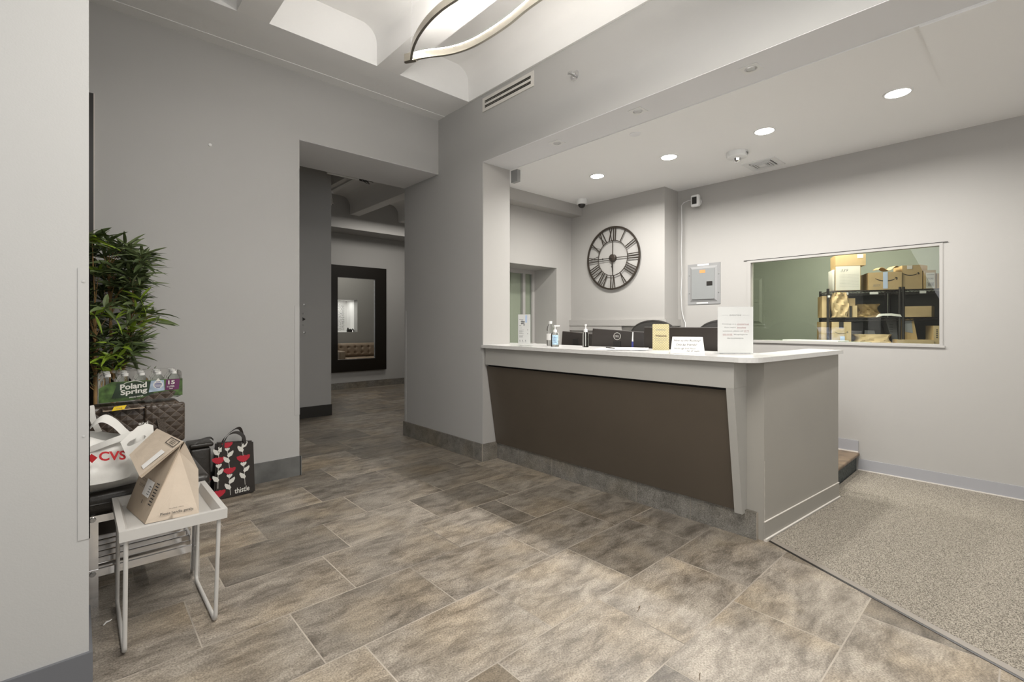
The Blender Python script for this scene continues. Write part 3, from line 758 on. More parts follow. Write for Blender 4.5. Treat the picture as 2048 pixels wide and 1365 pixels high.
for a in (0, PI/2, PI, 3*PI/2): mb.bar(cp(.03, a), cp(.205, a), .008, .006, (1, 0, 0))
build('spokes', mb, 'clockmetal', t)
mb = MB(); mb.lathe((cx, cy, cz), [(.044, .02), (.044, -.012), (.038, -.016), (0, -.016)], 24, 0, 'X'); build('hub', mb, 'clockmetal', t, smooth=True)
for a, L_ in ((PI*.98, .165), (PI*1.5-.03, .20)):
    mb = MB(); mb.bar(cp(0, a, -.02), cp(L_, a, -.02), .006, .002, (1, 0, 0)); c = Vector(cp(L_*.62, a, -.0215)); u = Vector((0, -math.sin(a), math.cos(a))); w = Vector((0, u.z, -u.y))
    mb.prism([c+u*.018, c+w*.011, c-u*.018, c-w*.011], (-.002, 0, 0)); build('hand', mb, 'black', t)

# ledge / cable trunking along the clock wall
mb = MB(); mb.box(XC-.035, XC, 2.66, YI-.0, 1.235, 1.306); mb.box(XC-.028, XC, 3.2, YI, 1.175, 1.235); mb.box(XC-.035, XR, 2.635, 2.66, 1.235, 1.306); struct('trim_13', mb, 'wall_warm')
# dome camera
t = thing('dome_camera', 'white dome security camera under the ceiling in the corner by the clock', 'security camera', (4.40, 3.60, ZC))
mb = MB(); mb.lathe((4.40, 3.60, ZC), [(.058, 0), (.060, -.012), (.060, -.045), (.050, -.058), (.043, -.060)], 28); build('housing', mb, 'whiteplastic', t, smooth=True)
mb = MB(); mb.lathe((4.40, 3.60, ZC), [(.043, -.058)]+[(.043*math.cos(a*PI/16), -.06-.043*math.sin(a*PI/16)) for a in range(1, 8)]+[(0, -.103)], 24); build('dome', mb, 'black', t, smooth=True)
# wall camera
t = thing('wall_camera', 'small white security camera with black face on the wall right of the corner', 'security camera', (XR, 2.425, 2.56))
mb = MB(); mb.rbox(XR-.10, XR-.045, 2.385, 2.475, 2.50, 2.625, .016); build('body', mb, 'whiteplastic', t, smooth=True)
mb = MB(); mb.rbox(XR-.104, XR-.099, 2.405, 2.455, 2.525, 2.60, .002); build('lens_face', mb, 'black', t)
mb = MB(); mb.tube([(XR-.05, 2.43, 2.57), (XR, 2.43, 2.56)], .016, 10); mb.lathe((XR, 2.43, 2.56), [(.035, 0), (.033, -.01)], 16, 0, 'X'); build('mount', mb, 'whiteplastic', t, smooth=True)
mb = MB(); mb.tube([(XR-.05, 2.46, 2.585), (XR-.008, 2.54, 2.60), (XR-.006, 2.60, 2.585), (XR-.006, 2.625, 2.56), (XR-.006, 2.62, 2.30), (XR-.006, 2.628, 2.05), (XR-.006, 2.62, 1.80), (XR-.006, 2.63, 1.6), (XR-.006, 2.62, 1.40), (XR-.006, 2.60, 1.31), (XR-.006, 2.58, 1.27), (XR-.006, 2.58, 1.0)], .0045, 6)
tag(build('camera_cable', mb, 'whiteplastic', smooth=True), 'thin white cable running down the wall corner from the small camera', 'cable')

# recessed downlights
def downlight(loc, label):
    t = thing('recessed_downlight', label, 'ceiling light', loc, group='lit round downlights in the reception ceiling')
    mb = MB(); mb.lathe((0, 0, 0), [(.078, 0), (.077, -.004), (.066, -.005), (.062, -.001)], 32); build('trim_ring', mb, 'whiteplastic', t, world=False, smooth=True)
    mb = MB(); mb.lathe((0, 0, 0), [(.063, -.0015), (.060, -.006), (0, -.007)], 32); build('lens', mb, 'lamp_on', t, world=False, smooth=True)
    l = bpy.data.lights.new('downlight_lamp', 'AREA'); l.shape = 'DISK'; l.size = .12; l.energy = 20; l.color = (1, .975, .935); l.spread = math.radians(162)
    return t, l
pos = [(3.82, 2.93), (3.852, 2.171), (3.872, 1.389), (3.862, .589)]
labs = ['round lit downlight nearest the clock corner', 'second lit downlight counting from the clock corner', 'third lit downlight from the clock corner, next to the smoke detector', 'lit downlight nearest the right edge of the picture']
dl, lamp = downlight((*pos[0], ZC), labs[0])
for i, p in enumerate(pos):
    if i: dup(dl, (*p, ZC if i < 4 else ZC), label=labs[i])
    lo = bpy.data.objects.new('downlight_lamp', lamp); COL.objects.link(lo); lo.location = (*p, ZC-.012)
# square unlit spots in the header underside
def sqspot(loc, label):
    t = thing('square_spot', label, 'ceiling light', loc, group='unlit square spots under the header')
    mb = MB(); z = -.004
    for a in ((-.05, .05, -.05, -.024), (-.05, .05, .024, .05), (-.05, -.024, -.024, .024), (.024, .05, -.024, .024)): mb.box(*a, z, 0)
    build('plate', mb, 'whiteplastic', t, world=False)
    mb = MB(); mb.lathe((0, 0, 0), [(.034, -.0045), (.026, -.008), (.022, -.0045), (.018, -.002)], 20); build('ring', mb, 'steel', t, world=False, smooth=True)
    mb = MB(); mb.lathe((0, 0, 0), [(.020, -.003), (.0, -.0035)], 16); build('bulb', mb, 'black', t, world=False)
    return t
s0 = sqspot((2.895, 2.625, ZH-.004), 'small square unlit spot in the header nearest the pier')
dup(s0, (2.875, 1.855, ZH-.004), label='small square unlit spot in the middle of the header')
dup(s0, (2.88, 1.107, ZH-.004), label='small square unlit spot in the header nearest the picture edge')
# cover disc, smoke detector, ceiling diffuser
mb = MB(); mb.lathe((3.193, 2.086, ZC), [(.042, 0), (.041, -.006), (.0, -.008)], 24)
tag(build('cover_disc', mb, 'soffit', smooth=True), 'flat round cover disc on the reception ceiling behind the header', 'cover plate')
t = thing('smoke_detector', 'white round smoke detector with strobe marked FIRE on the reception ceiling', 'smoke detector', (4.18, 1.72, ZC))
mb = MB(); mb.lathe((4.18, 1.72, ZC), [(.085, 0), (.087, -.01), (.080, -.045), (.045, -.055), (.0, -.055)], 32); build('base', mb, 'whiteplastic', t, smooth=True)
mb = MB(); mb.lathe((4.18, 1.72, ZC), [(.034, -.055), (.030, -.075), (.012, -.088), (0, -.089)], 16); build('strobe', mb, 'chrome', t, smooth=True)
mb = MB()
for k, ch in enumerate('FIRE'):
    a = math.radians(258+k*11); dx, dy = math.cos(a), math.sin(a); px = Vector((4.18+dx*.086, 1.72+dy*.086, ZC-.034))
    mb.text(ch, px-Vector((-dy, dx, 0))*.005, (-dy, dx, 0), (0, 0, 1), height=.018, size=.018, width=.010, th=.001)
build('lettering', mb, 'ink', t)
t = thing('ceiling_diffuser', 'square white air diffuser with open louvres on the reception ceiling', 'air vent', (4.66, 1.68, ZC))
mb = MB(); c = (4.655, 1.68)
def ring(mb, c, a, b, z0, z1):
    mb.box(c[0]-a, c[0]+a, c[1]-a, c[1]-b, z0, z1); mb.box(c[0]-a, c[0]+a, c[1]+b, c[1]+a, z0, z1); mb.box(c[0]-a, c[0]-b, c[1]-b, c[1]+b, z0, z1); mb.box(c[0]+b, c[0]+a, c[1]-b, c[1]+b, z0, z1)
ring(mb, c, .140, .095, ZC-.008, ZC); build('frame', mb, 'whiteplastic', t)
mb = MB(); mb.box(c[0]-.094, c[0]+.094, c[1]-.094, c[1]+.094, ZC-.002, ZC-.0005); build('duct_opening', mb, 'dark', t)
for a in (.082, .062, .042):
    mb = MB(); ring(mb, c, a, a-.007, ZC-.016, ZC-.003); build('louvre', mb, 'whiteplastic', t)
mb = MB(); mb.box(c[0]-.03, c[0]+.03, c[1]-.03, c[1]+.03, ZC-.017, ZC-.012); build('centre_plate', mb, 'whiteplastic', t)
mb = MB(); mb.box(3.088, 3.13, 3.31, 3.396, 2.612, ZC)
tag(build('junction_box', mb, 'greymetal'), 'small grey metal box under the ceiling just inside the pier', 'junction box')

# pendant ---------------------------------------------------------------
t = thing('pendant_lamp', 'brushed nickel pendant of two curved bands with lit inner strips', 'pendant lamp', (1.68, 1.9, 3.0))
def catmull(P, n=10):
    P = [Vector(p) for p in P]; P = [2*P[0]-P[1]]+P+[2*P[-1]-P[-2]]; out = []
    for i in range(1, len(P)-2):
        for k in range(n):
            u = k/n; a, b, c, d = P[i-1:i+3]
            out.append(.5*((2*b)+(-a+c)*u+(2*a-5*b+4*c-d)*u*u+(-a+3*b-3*c+d)*u**3))
    out.append(P[-2]); return out
left = catmull([(1.622, 2.765, 3.0), (1.556, 2.62, 3.005), (1.513, 2.46, 3.01), (1.496, 2.28, 3.015), (1.512, 2.11, 3.02), (1.57, 1.80, 3.02), (1.67, 1.45, 3.0), (1.80, 1.12, 2.98)])
right = catmull([(1.622, 2.765, 3.0), (1.675, 2.66, 3.0), (1.764, 2.535, 3.0), (1.818, 2.40, 3.0), (1.84, 2.25, 3.0), (1.845, 2.05, 3.0), (1.83, 1.85, 3.0), (1.82, 1.5, 2.99), (1.80, 1.12, 2.98)])
ctr = Vector((1.68, 2.0, 3.0))
def ribbon(mb, P, w0, w1, z0, z1, mi=0):    # band between horizontal offsets w0..w1 (towards the middle) and heights z0..z1
    vs = []; fs = []; n = len(P)
    for i, p in enumerate(P):
        tg = (P[min(i+1, n-1)]-P[max(i-1, 0)]); tg.z = 0; tg.normalize(); nn = Vector((-tg.y, tg.x, 0))
        if nn.dot(ctr-p) < 0: nn = -nn
        for w, z in ((w0, z0), (w1, z0), (w1, z1), (w0, z1)): vs.append(p+nn*w+Vector((0, 0, z)))
    for i in range(n-1):
        for k in range(4): fs.append((i*4+k, i*4+(k+1) % 4, (i+1)*4+(k+1) % 4, (i+1)*4+k))
    fs += [(0, 1, 2, 3), ((n-1)*4, (n-1)*4+1, (n-1)*4+2, (n-1)*4+3)]
    mb.add(vs, fs, mi)
for nm, P in (('band', left), ('band', right)):
    mb = MB(); ribbon(mb, P, -.006, .010, -.022, .022); bo = build(nm, mb, 'nickel', t, smooth=True)
    mb = MB(); ribbon(mb, P[3:-3], -.002, .0125, .0222, .025); build('light_strip', mb, 'led', bo, smooth=True)
mb = MB(); mb.prism([(1.600, 2.805, 2.976), (1.590, 2.79, 2.976), (1.612, 2.735, 2.976), (1.655, 2.735, 2.976), (1.612, 2.808, 2.976)], (0, 0, .05)); build('end_cap', mb, 'nickel', t)
for p in ((1.60, 2.72), (1.80, 1.2)):
    mb = MB(); mb.tube([(p[0], p[1], 3.02), (p[0], p[1], 3.65)], .0012, 6); build('wire', mb, 'steel', t)
# ================================================================== reception desk
t = thing('reception_desk', 'grey reception desk with white stone top and sloping dark brown front panel', 'desk', (3.0, 2.2, 0))
ct = [(2.72, 3.394)] + [(2.72, 1.14)] + [(2.835+.115*math.cos(a), 1.135+.115*math.sin(a)) for a in [PI+ (PI/2-.06)*k/8 for k in range(1, 9)]] + [(4.10, .935), (4.13, 1.165), (3.25, 1.20), (3.25, 3.96), (3.075, 3.96), (3.075, 3.394)]
mb = MB(); mb.prism([(x, y, 1.037) for x, y in ct], (0, 0, .028)); build('countertop', mb, 'quartz', t)
mb = MB(); mb.box(2.752, 2.93, 1.15, 3.375, .885, 1.037); build('fascia', mb, 'desk', t)
mb = MB(); mb.box(2.93, 3.10, 1.20, 3.394, .158, 1.037); mb.prism([(2.93, 1.053, .0), (4.062, .957, .0), (4.075, 1.13, .0), (3.10, 1.20, 0), (2.93, 1.20, 0)], (0, 0, 1.037)); build('body', mb, ['desk_end'], t)
mb = MB(); mb.box(2.77, 2.93, 1.19, 3.394, .16, .885); 
mb = MB(); mb.prism([(2.778, 1.196, .868), (2.892, 1.196, .150), (2.912, 1.196, .150), (2.80, 1.196, .868)], (0, 3.388-1.196, 0)); build('front_panel', mb, 'brown', t)
mb = MB(); mb.box(2.80, 2.93, 1.20, 3.388, .866, .886); mb.box(2.90, 2.93, 1.2, 3.388, .16, .87); build('shadow_gap', mb, 'dark', t)
mb = MB(); mb.prism([(2.752, 1.15, .8845), (2.868, 1.15, .140), (2.93, 1.15, .140), (2.93, 1.15, .8845)], (0, .045, 0)); build('side_cheek', mb, 'desk', t)
mb = MB(); ys = [1.085, 1.488, 1.890, 2.295, 2.697, 3.10, 3.386]
for a, b in zip(ys[:-1], ys[1:]): mb.box(2.905, 2.93, a+.002, b-.002, 0, .158)
mb.box(2.907, 2.93, 1.085, 3.386, .001, .156, 1); build('stone_base', mb, ['slate_base', 'grout'], t)
# base strip of the end face
e0 = Vector((2.93, 1.053, 0)); e1 = Vector((4.062, .957, 0)); d = (e1-e0).normalized(); nrm = Vector((d.y, -d.x, 0))
def endstrip(z0, z1, th): return MB().hexa([e0+Vector((0, 0, z0))-d*.004, e1+Vector((0, 0, z0)), e1+nrm*th+Vector((0, 0, z0)), e0+nrm*th+Vector((0, 0, z0))-d*.004, e0+Vector((0, 0, z1))-d*.004, e1+Vector((0, 0, z1)), e1+nrm*th+Vector((0, 0, z1)), e0+nrm*th+Vector((0, 0, z1))-d*.004])
build('end_base', endstrip(.012, .108, .006), 'desk_end', t); build('end_base_edge', endstrip(.1085, .1125, .007), 'caulk', t)
build('floor_bead', endstrip(.0, .0145, .016), 'caulk', t)
random.seed(4)
mb = MB()
zz = [.012+.018*k for k in range(26)]; ww = [.0045 if z < .1 else random.choice([.0008, .0008, .002, .003]) for z in zz]
mb.add([(2.9295-w, 1.0515-w*.4, z) for z, w in zip(zz, ww)]+[(2.9295+w, 1.0515-w*.4-.0006, z) for z, w in zip(zz, ww)], [(k, k+1, 27+k, 26+k) for k in range(25)]); build('chipped_corner', mb, 'caulk', t, label='bare chipped plaster along the corner edge')

# entrance mat -----------------------------------------------------------
t = thing('entrance_mat', 'large grey brown speckled entrance mat lying right of the reception desk', 'mat', (3.9, 0, 0))
A = Vector((2.952, 1.03, 0)); B_ = Vector((1.225, -2.47, 0)); dd = (B_-A).normalized(); nn = Vector((-dd.y, dd.x, 0))
if nn.x < 0: nn = -nn
mb = MB(); mb.prism([tuple(A+nn*.022), (2.962, 1.028, 0), (4.07, .935, 0), (4.07, 1.02, 0), (XR-.018, 1.02, 0), (XR-.018, -2.47, 0), tuple(B_+nn*.022)], (0, 0, .011)); build('carpet', mb, 'carpet', t)
mb = MB(); mb.hexa([A, B_, B_+nn*.022, A+nn*.022, A+Vector((0, 0, .006)), B_+Vector((0, 0, .006)), B_+nn*.022+Vector((0, 0, .013)), A+nn*.022+Vector((0, 0, .013))]); build('edge_strip', mb, mat('brown_grey_edge_strip', (.22, .195, .165), .5), t)
mb = MB(); mb.hexa([A-nn*.008, B_-nn*.008, B_, A, A-nn*.008+Vector((0, 0, .002)), B_-nn*.008+Vector((0, 0, .002)), B_+Vector((0, 0, .005)), A+Vector((0, 0, .005))]); build('rubber_lip', mb, 'black', t)

# ================================================================== behind the desk
t = thing('work_desk', 'low grey work surface behind the reception counter holding the monitors', 'desk', (3.5, 2.5, .155))
mb = MB(); mb.box(3.255, 3.86, 1.42, 3.9, .86, .89); build('desktop', mb, 'wall_warm', t)
for y in (1.5, 2.6, 3.8):
    mb = MB(); mb.box(3.26, 3.82, y, y+.03, .155, .86); build('side_panel', mb, 'wall_warm', t)
def monitor(name, label, loc, rz, w, h, roll=0, screen=None, logo=False):
    t = thing(name, label, 'monitor', loc, rz, group='computer monitors behind the counter')
    # local: screen faces +x, back faces -x, z from desk
    mb = MB(); mb.rbox(-.028, .012, -w/2, w/2, 0, h, .006); mb.xf(Matrix.Translation((0, 0, .06)) @ Matrix.Rotation(roll, 4, 'X')); build('back_shell', mb, 'darkplastic', t, world=False)
    mb = MB(); mb.box(.0125, .0135, -w/2+.012, w/2-.012, .014, h-.012); mb.xf(Matrix.Translation((0, 0, .06)) @ Matrix.Rotation(roll, 4, 'X')); build('screen', mb, screen or 'black', t, world=False)
    mb = MB(); mb.box(-.04, -.028, -.03, .03, 0.008, .22); mb.box(-.05, .10, -.12, .12, 0, .010); build('stand', mb, 'black', t, world=False)
    if logo:
        mb = MB(); x = -.0283; c = (0.0, .06+h*.80)
        n = 28; vs = []; fs = []
        for i in range(n):
            a = 2*PI*i/n
            for r in (.027, .031): vs.append((x, r*math.cos(a), c[1]+r*math.sin(a)))
        for i in range(n): j = (i+1) % n; fs.append((i*2, i*2+1, j*2+1, j*2))
        mb.add(vs, fs); mb.text('DELL', (x, .021, c[1]-.008), (0, -1, 0), (0, 0, 1), width=.042, height=.016, bold=.01)
        build('logo', mb, 'thread_white', t, world=False)
    return t
monitor('monitor', 'monitor with round white logo on its back, between two hand sanitizers and a pen', (3.36, 2.36, .89), .35, .46, .252, roll=.065, logo=True)
monitor('monitor', 'widest dark monitor behind the gold card on the counter', (3.33, 1.775, .89), 0.02, .60, .28, screen='screen')
monitor('monitor', 'small dark monitor seen behind the blue-labelled sanitizer', (3.62, 3.02, .89), .30, .33, .222, roll=.08)
def office_chair(loc, rz, label):
    t = thing('office_chair', label, 'chair', loc, rz, group='office chairs behind the counter')
    mb = MB(); pts = []
    for k in range(13):
        a = PI*k/12; pts.append((0, .23*math.cos(a), 1.0+.12*math.sin(a)))
    out = [(0, -.21, .62)]+[p for p in reversed(pts)]+[(0, .21, .62)]
    mb.prism([(-.02, y, z) for _, y, z in out], (.035, 0, 0)); build('backrest', mb, 'mesh', t, world=False)
    mb = MB(); mb.tube([(-.002, y*1.02, z+.004) for _, y, z in out], .016, 8, closed=True); build('back_frame', mb, 'black', t, world=False, smooth=True)
    mb = MB(); mb.rbox(-.50, -.02, -.24, .24, .44, .52, .03); build('seat', mb, 'mesh', t, world=False, smooth=True)
    mb = MB(); mb.tube([(-.26, 0, .10), (-.26, 0, .44)], .03, 12); build('post', mb, 'black', t, world=False)
    mb = MB(); mb.box(-.06, -.02, -.04, .04, .45, .70); build('back_support', mb, 'black', t, world=False)
    mb = MB()
    for k in range(5):
        a = 2*PI*k/5; mb.tube([(-.26, 0, .10), (-.26+.28*math.cos(a), .28*math.sin(a), .06)], [.022, .014], 8)
        mb.lathe((-.26+.28*math.cos(a), .28*math.sin(a)-.02, .03), [(.029, 0), (.029, .04)], 12, 0, 'Y')
    build('star_base', mb, 'black', t, world=False)
    return t
office_chair((4.12, 2.49, .155), PI+.0, 'black office chair, the rounded top of its back left of the gold card')
office_chair((4.10, 1.80, .155), PI-.1, 'black office chair, its back showing left of the large white sign')

# ================================================================== things on the counter
ZT = 1.0655
def slab(mb, a, b, z0, z1, th, mi=0):    # upright thin plate from point a to b (xy)
    a = Vector((*a, 0)); b = Vector((*b, 0)); d = (b-a).normalized(); n = Vector((-d.y, d.x, 0))
    mb.hexa([a+Vector((0, 0, z0)), b+Vector((0, 0, z0)), b+n*th+Vector((0, 0, z0)), a+n*th+Vector((0, 0, z0)), a+Vector((0, 0, z1)), b+Vector((0, 0, z1)), b+n*th+Vector((0, 0, z1)), a+n*th+Vector((0, 0, z1))], mi)
    return a, b, d, n
# leaflet stand
a, b = (2.772, 2.965), (2.825, 2.862)
t = thing('leaflet_stand', 'clear acrylic stand with a narrow printed leaflet nearest the pier', 'sign', (2.8, 2.91, ZT))
mb = MB(); A0, B0, d, n = slab(mb, a, b, ZT, ZT+.275, .002); build('acrylic_face', mb, 'acrylic', t)
mb = MB(); mb.hexa([A0+Vector((0, 0, ZT)), B0+Vector((0, 0, ZT)), B0+n*.09+Vector((0, 0, ZT)), A0+n*.09+Vector((0, 0, ZT)), A0+Vector((0, 0, ZT+.003)), B0+Vector((0, 0, ZT+.003)), B0+n*.09+Vector((0, 0, ZT+.003)), A0+n*.09+Vector((0, 0, ZT+.003))]); build('foot', mb, 'acrylic', t)
mb = MB(); slab(mb, (Vector((*a, 0))+n*.003+d*.003)[:2], (Vector((*b, 0))+n*.003-d*.003)[:2], ZT+.02, ZT+.27, .001); lf = build('leaflet', mb, 'paper', t)
mb = MB(); w = (B0-A0).length; o = A0+n*.0028
def q(mb, u0, u1, z0, z1, mi=0): mb.add([o+d*u0+Vector((0, 0, z0)), o+d*u1+Vector((0, 0, z0)), o+d*u1+Vector((0, 0, z1)), o+d*u0+Vector((0, 0, z1))], [(0, 1, 2, 3)], mi)
random.seed(2)
for k in range(16):
    u = random.uniform(.012, .05); z = ZT+random.uniform(.17, .212); q(mb, u, u+random.uniform(.006, .02), z, z+random.uniform(.003, .009))
for zz in (.225, .152, .135, .128, .121, .112, .105, .09, .082, .075): q(mb, .012, random.uniform(.035, .055), ZT+zz, ZT+zz+.0025, 1)
for u in (.016, .04, .066): q(mb, u, u+.006, ZT+.045, ZT+.053, 1); q(mb, u-.002, u+.010, ZT+.036, ZT+.039, 1)
q(mb, .066, .084, ZT+.20, ZT+.262, 2)
for zz in (.135, .103): q(mb, .084, .092, ZT+zz, ZT+zz+.005)
build('printing', mb, ['greyink', 'greyink', 'tapeblue'], lf)
# bottles
def bottle(name, label, loc, prof, mats, cap, capm, labelband=None, labm='paper', sx=1, sy=1, cat='bottle', rz=0, grp=None):
    t = thing(name, label, cat, loc, rz, grp)
    mb = MB(); mb.lathe((0, 0, 0), prof, 28, sx=sx, sy=sy); bo = build('bottle_body', mb, mats, t, world=False, smooth=True)
    mb = MB(); mb.lathe((0, 0, 0), cap, 20); build('cap', mb, capm, t, world=False, smooth=True)
    if labelband:
        mb = MB(); mb.lathe((0, 0, 0), labelband, 28, sx=sx, sy=sy); mb.f.pop(); mb.m.pop(); mb.f.pop(); mb.m.pop(); build('label_band', mb, labm, t, world=False, smooth=True)
    return t
bottle('water_bottle', 'clear plastic water bottle with white label behind the blue-labelled sanitizer', (3.035, 2.83, ZT),
       [(.028, 0), (.033, .006), (.033, .10), (.031, .108), (.033, .116), (.033, .140), (.026, .168), (.014, .190), (.013, .198)], 'gel', [(.0145, .190), (.0150, .212), (.0, .213)], 'whiteplastic', [(.0336, .05), (.0336, .105)], 'paper')
def sanitizer(label, loc, sx, sy, h, lab, rz):
    t = thing('hand_sanitizer', label, 'bottle', loc, rz, 'pump bottles on the counter')
    mb = MB(); mb.lathe((0, 0, 0), [(.028, 0), (.031, .005), (.031, h*.55), (.026, h*.64), (.013, h*.68), (.012, h*.70)], 28, sx=sx, sy=sy); build('bottle_body', mb, 'gel', t, world=False, smooth=True)
    mb = MB(); mb.lathe((0, 0, 0), [(.015, h*.66), (.0155, h*.76), (.012, h*.80), (.005, h*.81), (.005, h*.93)], 20)
    mb.rbox(-.010, .040, -.007, .007, h*.93, h, .003); p = build('pump', mb, 'whiteplastic', t, world=False, smooth=True)
    mb = MB(); mb.tube([(0, 0, .01), (0, 0, h*.7)], .0025, 6); build('dip_tube', mb, 'whiteplastic', p, world=False)
    if lab:
        mb = MB(); y = -.0315*sy
        mb.add([(math.sin(a)*.0318*sx, -math.cos(a)*.0318*sy, z) for z in (h*.10, h*.55) for a in [(-.75+1.5*k/8) for k in range(9)]], [(k, k+1, k+10, k+9) for k in range(8)]); build('label_band', mb, 'bluelabel', t, world=False)
        mb = MB()
        for z in (.40, .30, .20): mb.box(-.012, .012, y-.0006, y-.0003, h*z, h*z+.004)
        build('label_print', mb, 'blueink', t, world=False)
    return t
sanitizer('pump bottle of hand sanitizer with pale blue label', (2.935, 2.685, ZT), 1.12, .70, .178, True, -.75)
sanitizer('slim clear pump bottle of hand sanitizer without label, left of the logo monitor', (3.05, 2.456, ZT), .82, .82, .185, False, .6)
# papers and pens
random.seed(6)
for i, (x, y, rz, lab) in enumerate([(2.93, 2.10, .25, 'white sheet of paper lowest in the loose papers on the counter'), (2.99, 2.02, -.15, 'white sheet of paper in the middle of the loose papers'), (2.97, 2.00, .5, 'top sheet of the loose papers with a pen lying on it')]):
    mb = MB(); n = 8
    vs = []; fs = []
    for j in range(n+1):
        for k in range(n+1):
            u = -.108+.216*j/n; v = -.14+.28*k/n; r_ = math.hypot(u, v)
            vs.append((u, v, .0008+.004*(i+1)*max(0, (j/n-.55))**1.5*2+.0016*i))
    for j in range(n):
        for k in range(n): a_ = j*(n+1)+k; fs.append((a_, a_+1, a_+n+2, a_+n+1))
    mb.add(vs, fs); o_ = build('paper_sheet', mb, 'paper', smooth=True); o_.location = (x, y, ZT+.0003); o_.rotation_euler = (0, 0, rz); tag(o_, lab, 'paper', 'loose papers on the counter')
t = thing('black_pen', 'black pen lying on the loose papers on the counter', 'pen', (2.93, 2.13, ZT+.011), 1.2)
mb = MB(); mb.tube([(-.06, 0, 0), (.05, 0, 0)], .004, 10); build('barrel', mb, 'black', t, world=False, smooth=True)
mb = MB(); mb.tube([(.05, 0, 0), (.064, 0, 0)], [.004, .0008], 10); build('tip', mb, 'steel', t, world=False)
t = thing('standing_pen', 'blue and white pen standing upright between the two larger monitors', 'pen', (3.19, 2.108, ZT))
mb = MB(); mb.tube([(3.19, 2.108, ZT), (3.192, 2.108, ZT+.052)], .0075, 12); build('cap', mb, 'blueink', t, smooth=True)
mb = MB(); mb.tube([(3.192, 2.108, ZT+.052), (3.197, 2.108, ZT+.125)], [.006, .004], 12); build('barrel', mb, 'whiteplastic', t, smooth=True)
# gold card
a, b = (3.085, 1.868), (3.168, 1.784)
t = thing('gold_card', 'upright gold patterned card with dark lettering on the counter', 'sign', (3.126, 1.826, ZT), -.79)
mb = MB(); w = .118
mb.prism([(-w/2+r[0], 0, r[1]) for r in [(0, 0), (w, 0)]+[(w-.008+x, .180+z) for x, z in arc(0, 0, .008, 0, PI/2, 4)]+[(.008+x, .180+z) for x, z in arc(0, 0, .008, PI/2, PI, 4)]], (0, .003, 0)); gc = build('card', mb, 'gold', t, world=False)
mb = MB(); mb.rbox(-w/2+.01, w/2-.01, .004, .05, 0, .004, .001); build('foot', mb, 'acrylic', t, world=False)
mb = MB(); mb.text('EVENINGS', (-.033, -.0006, .140), (1, 0, 0), (0, 0, 1), width=.066, height=.011); mb.text('Offering our guests', (-.045, -.0006, .077), (1, 0, 0), (0, 0, 1), width=.088, height=.007); mb.text('in-lobby services', (-.040, -.0006, .063), (1, 0, 0), (0, 0, 1), width=.080, height=.007); mb.text('daily', (-.016, -.0006, .049), (1, 0, 0), (0, 0, 1), width=.032, height=.007)
build('lettering', mb, 'greyink', gc, world=False)
mb = MB(); mb.text('Welcome', (-.040, -.0006, .095), (1, 0, 0), (0, 0, 1), width=.080, height=.015, bold=.03); build('heading', mb, 'wood', gc, world=False)
# folded tent card, handwritten
P0 = Vector((2.79, 1.560, ZT)); P1 = Vector((2.882, 1.385, ZT))
dv = (P1-P0).normalized(); rz = math.atan2(dv.y, dv.x)
t = thing('tent_card', 'folded white tent card with handwritten greeting on the counter', 'sign', (2.836, 1.472, ZT), rz)
w = .205; hgt = .106; run = .036
def quad(mb, p, th=.0008, mi=0):
    p = [Vector(x) for x in p]; n_ = (p[1]-p[0]).cross(p[3]-p[0]).normalized()*th
    mb.hexa(p+[x+n_ for x in p], mi)
mb = MB(); quad(mb, [(-w/2, 0, 0), (w/2, 0, 0), (w/2-.012, run, hgt), (-w/2+.012, run, hgt)]); fr = build('front_leaf', mb, 'paper', t, world=False)
mb = MB(); quad(mb, [(w/2+.0, 2*run+.015, 0), (-w/2+.0, 2*run+.015, 0), (-w/2+.012, run+.001, hgt), (w/2-.012, run+.001, hgt)]); build('back_leaf', mb, 'paper', t, world=False)
mb = MB(); yd = Vector((0, run, hgt)).normalized(); hx = Vector((1, 0, 0))
for txt, u, s_, wd in (('New to the Building!', -.082, .078, .160), ("Lets be friends!", -.066, .053, .122), ('Nadia @ 2nd Floor', -.080, .028, .130), ('Apt 2F  Hello', -.005, .011, .075)):
    mb.text(txt, Vector((u, 0, 0))+yd*s_, hx, yd, width=wd, height=.014 if s_ > .03 else .011, th=.0006, shear=.35, jitter=.0008)
mb.v = [tuple(Vector(v)+Vector((0, -.0006, 0))) for v in mb.v]
build('handwriting', mb, 'ink', fr, world=False)
# white sign in acrylic holder
t = thing('counter_sign', 'large white printed notice in clear acrylic stand on the counter corner', 'sign', (3.045, 1.262, ZT), math.radians(-42))
w, hgt = .228, .298
mb = MB(); mb.box(-w/2, w/2, 0, .0015, 0, hgt); mb.box(-w/2, w/2, .0035, .005, 0, hgt); mb.box(-w/2, w/2, .005, .075, 0, .003); build('acrylic_holder', mb, 'acrylic', t, world=False)
mb = MB(); mb.box(-w/2+.003, w/2-.003, .002, .003, .006, hgt-.003); pg = build('page', mb, 'paper', t, world=False)
mb = MB(); yy = .0019
mb.text('EVENTIDE', (-.036, yy, .238), (1, 0, 0), (0, 0, 1), width=.072, height=.008)
mb.box(-.086, -.044, yy-.0003, yy, .2415, .2422); mb.box(.044, .086, yy-.0003, yy, .2415, .2422)
lines = [('Concierge on a', -.084, .182, .088), ('If you require', -.068, .160, .070), ('assistance, please call', -.080, .138, .128), ('We apologize for', -.012, .116, .090), ('the inconvenience.', -.052, .094, .104)]
for s_, x, z, wd in lines: mb.text(s_, (x, yy, z), (1, 0, 0), (0, 0, 1), width=wd, height=.0095)
build('lettering', mb, 'greyink', pg, world=False)
mb = MB()
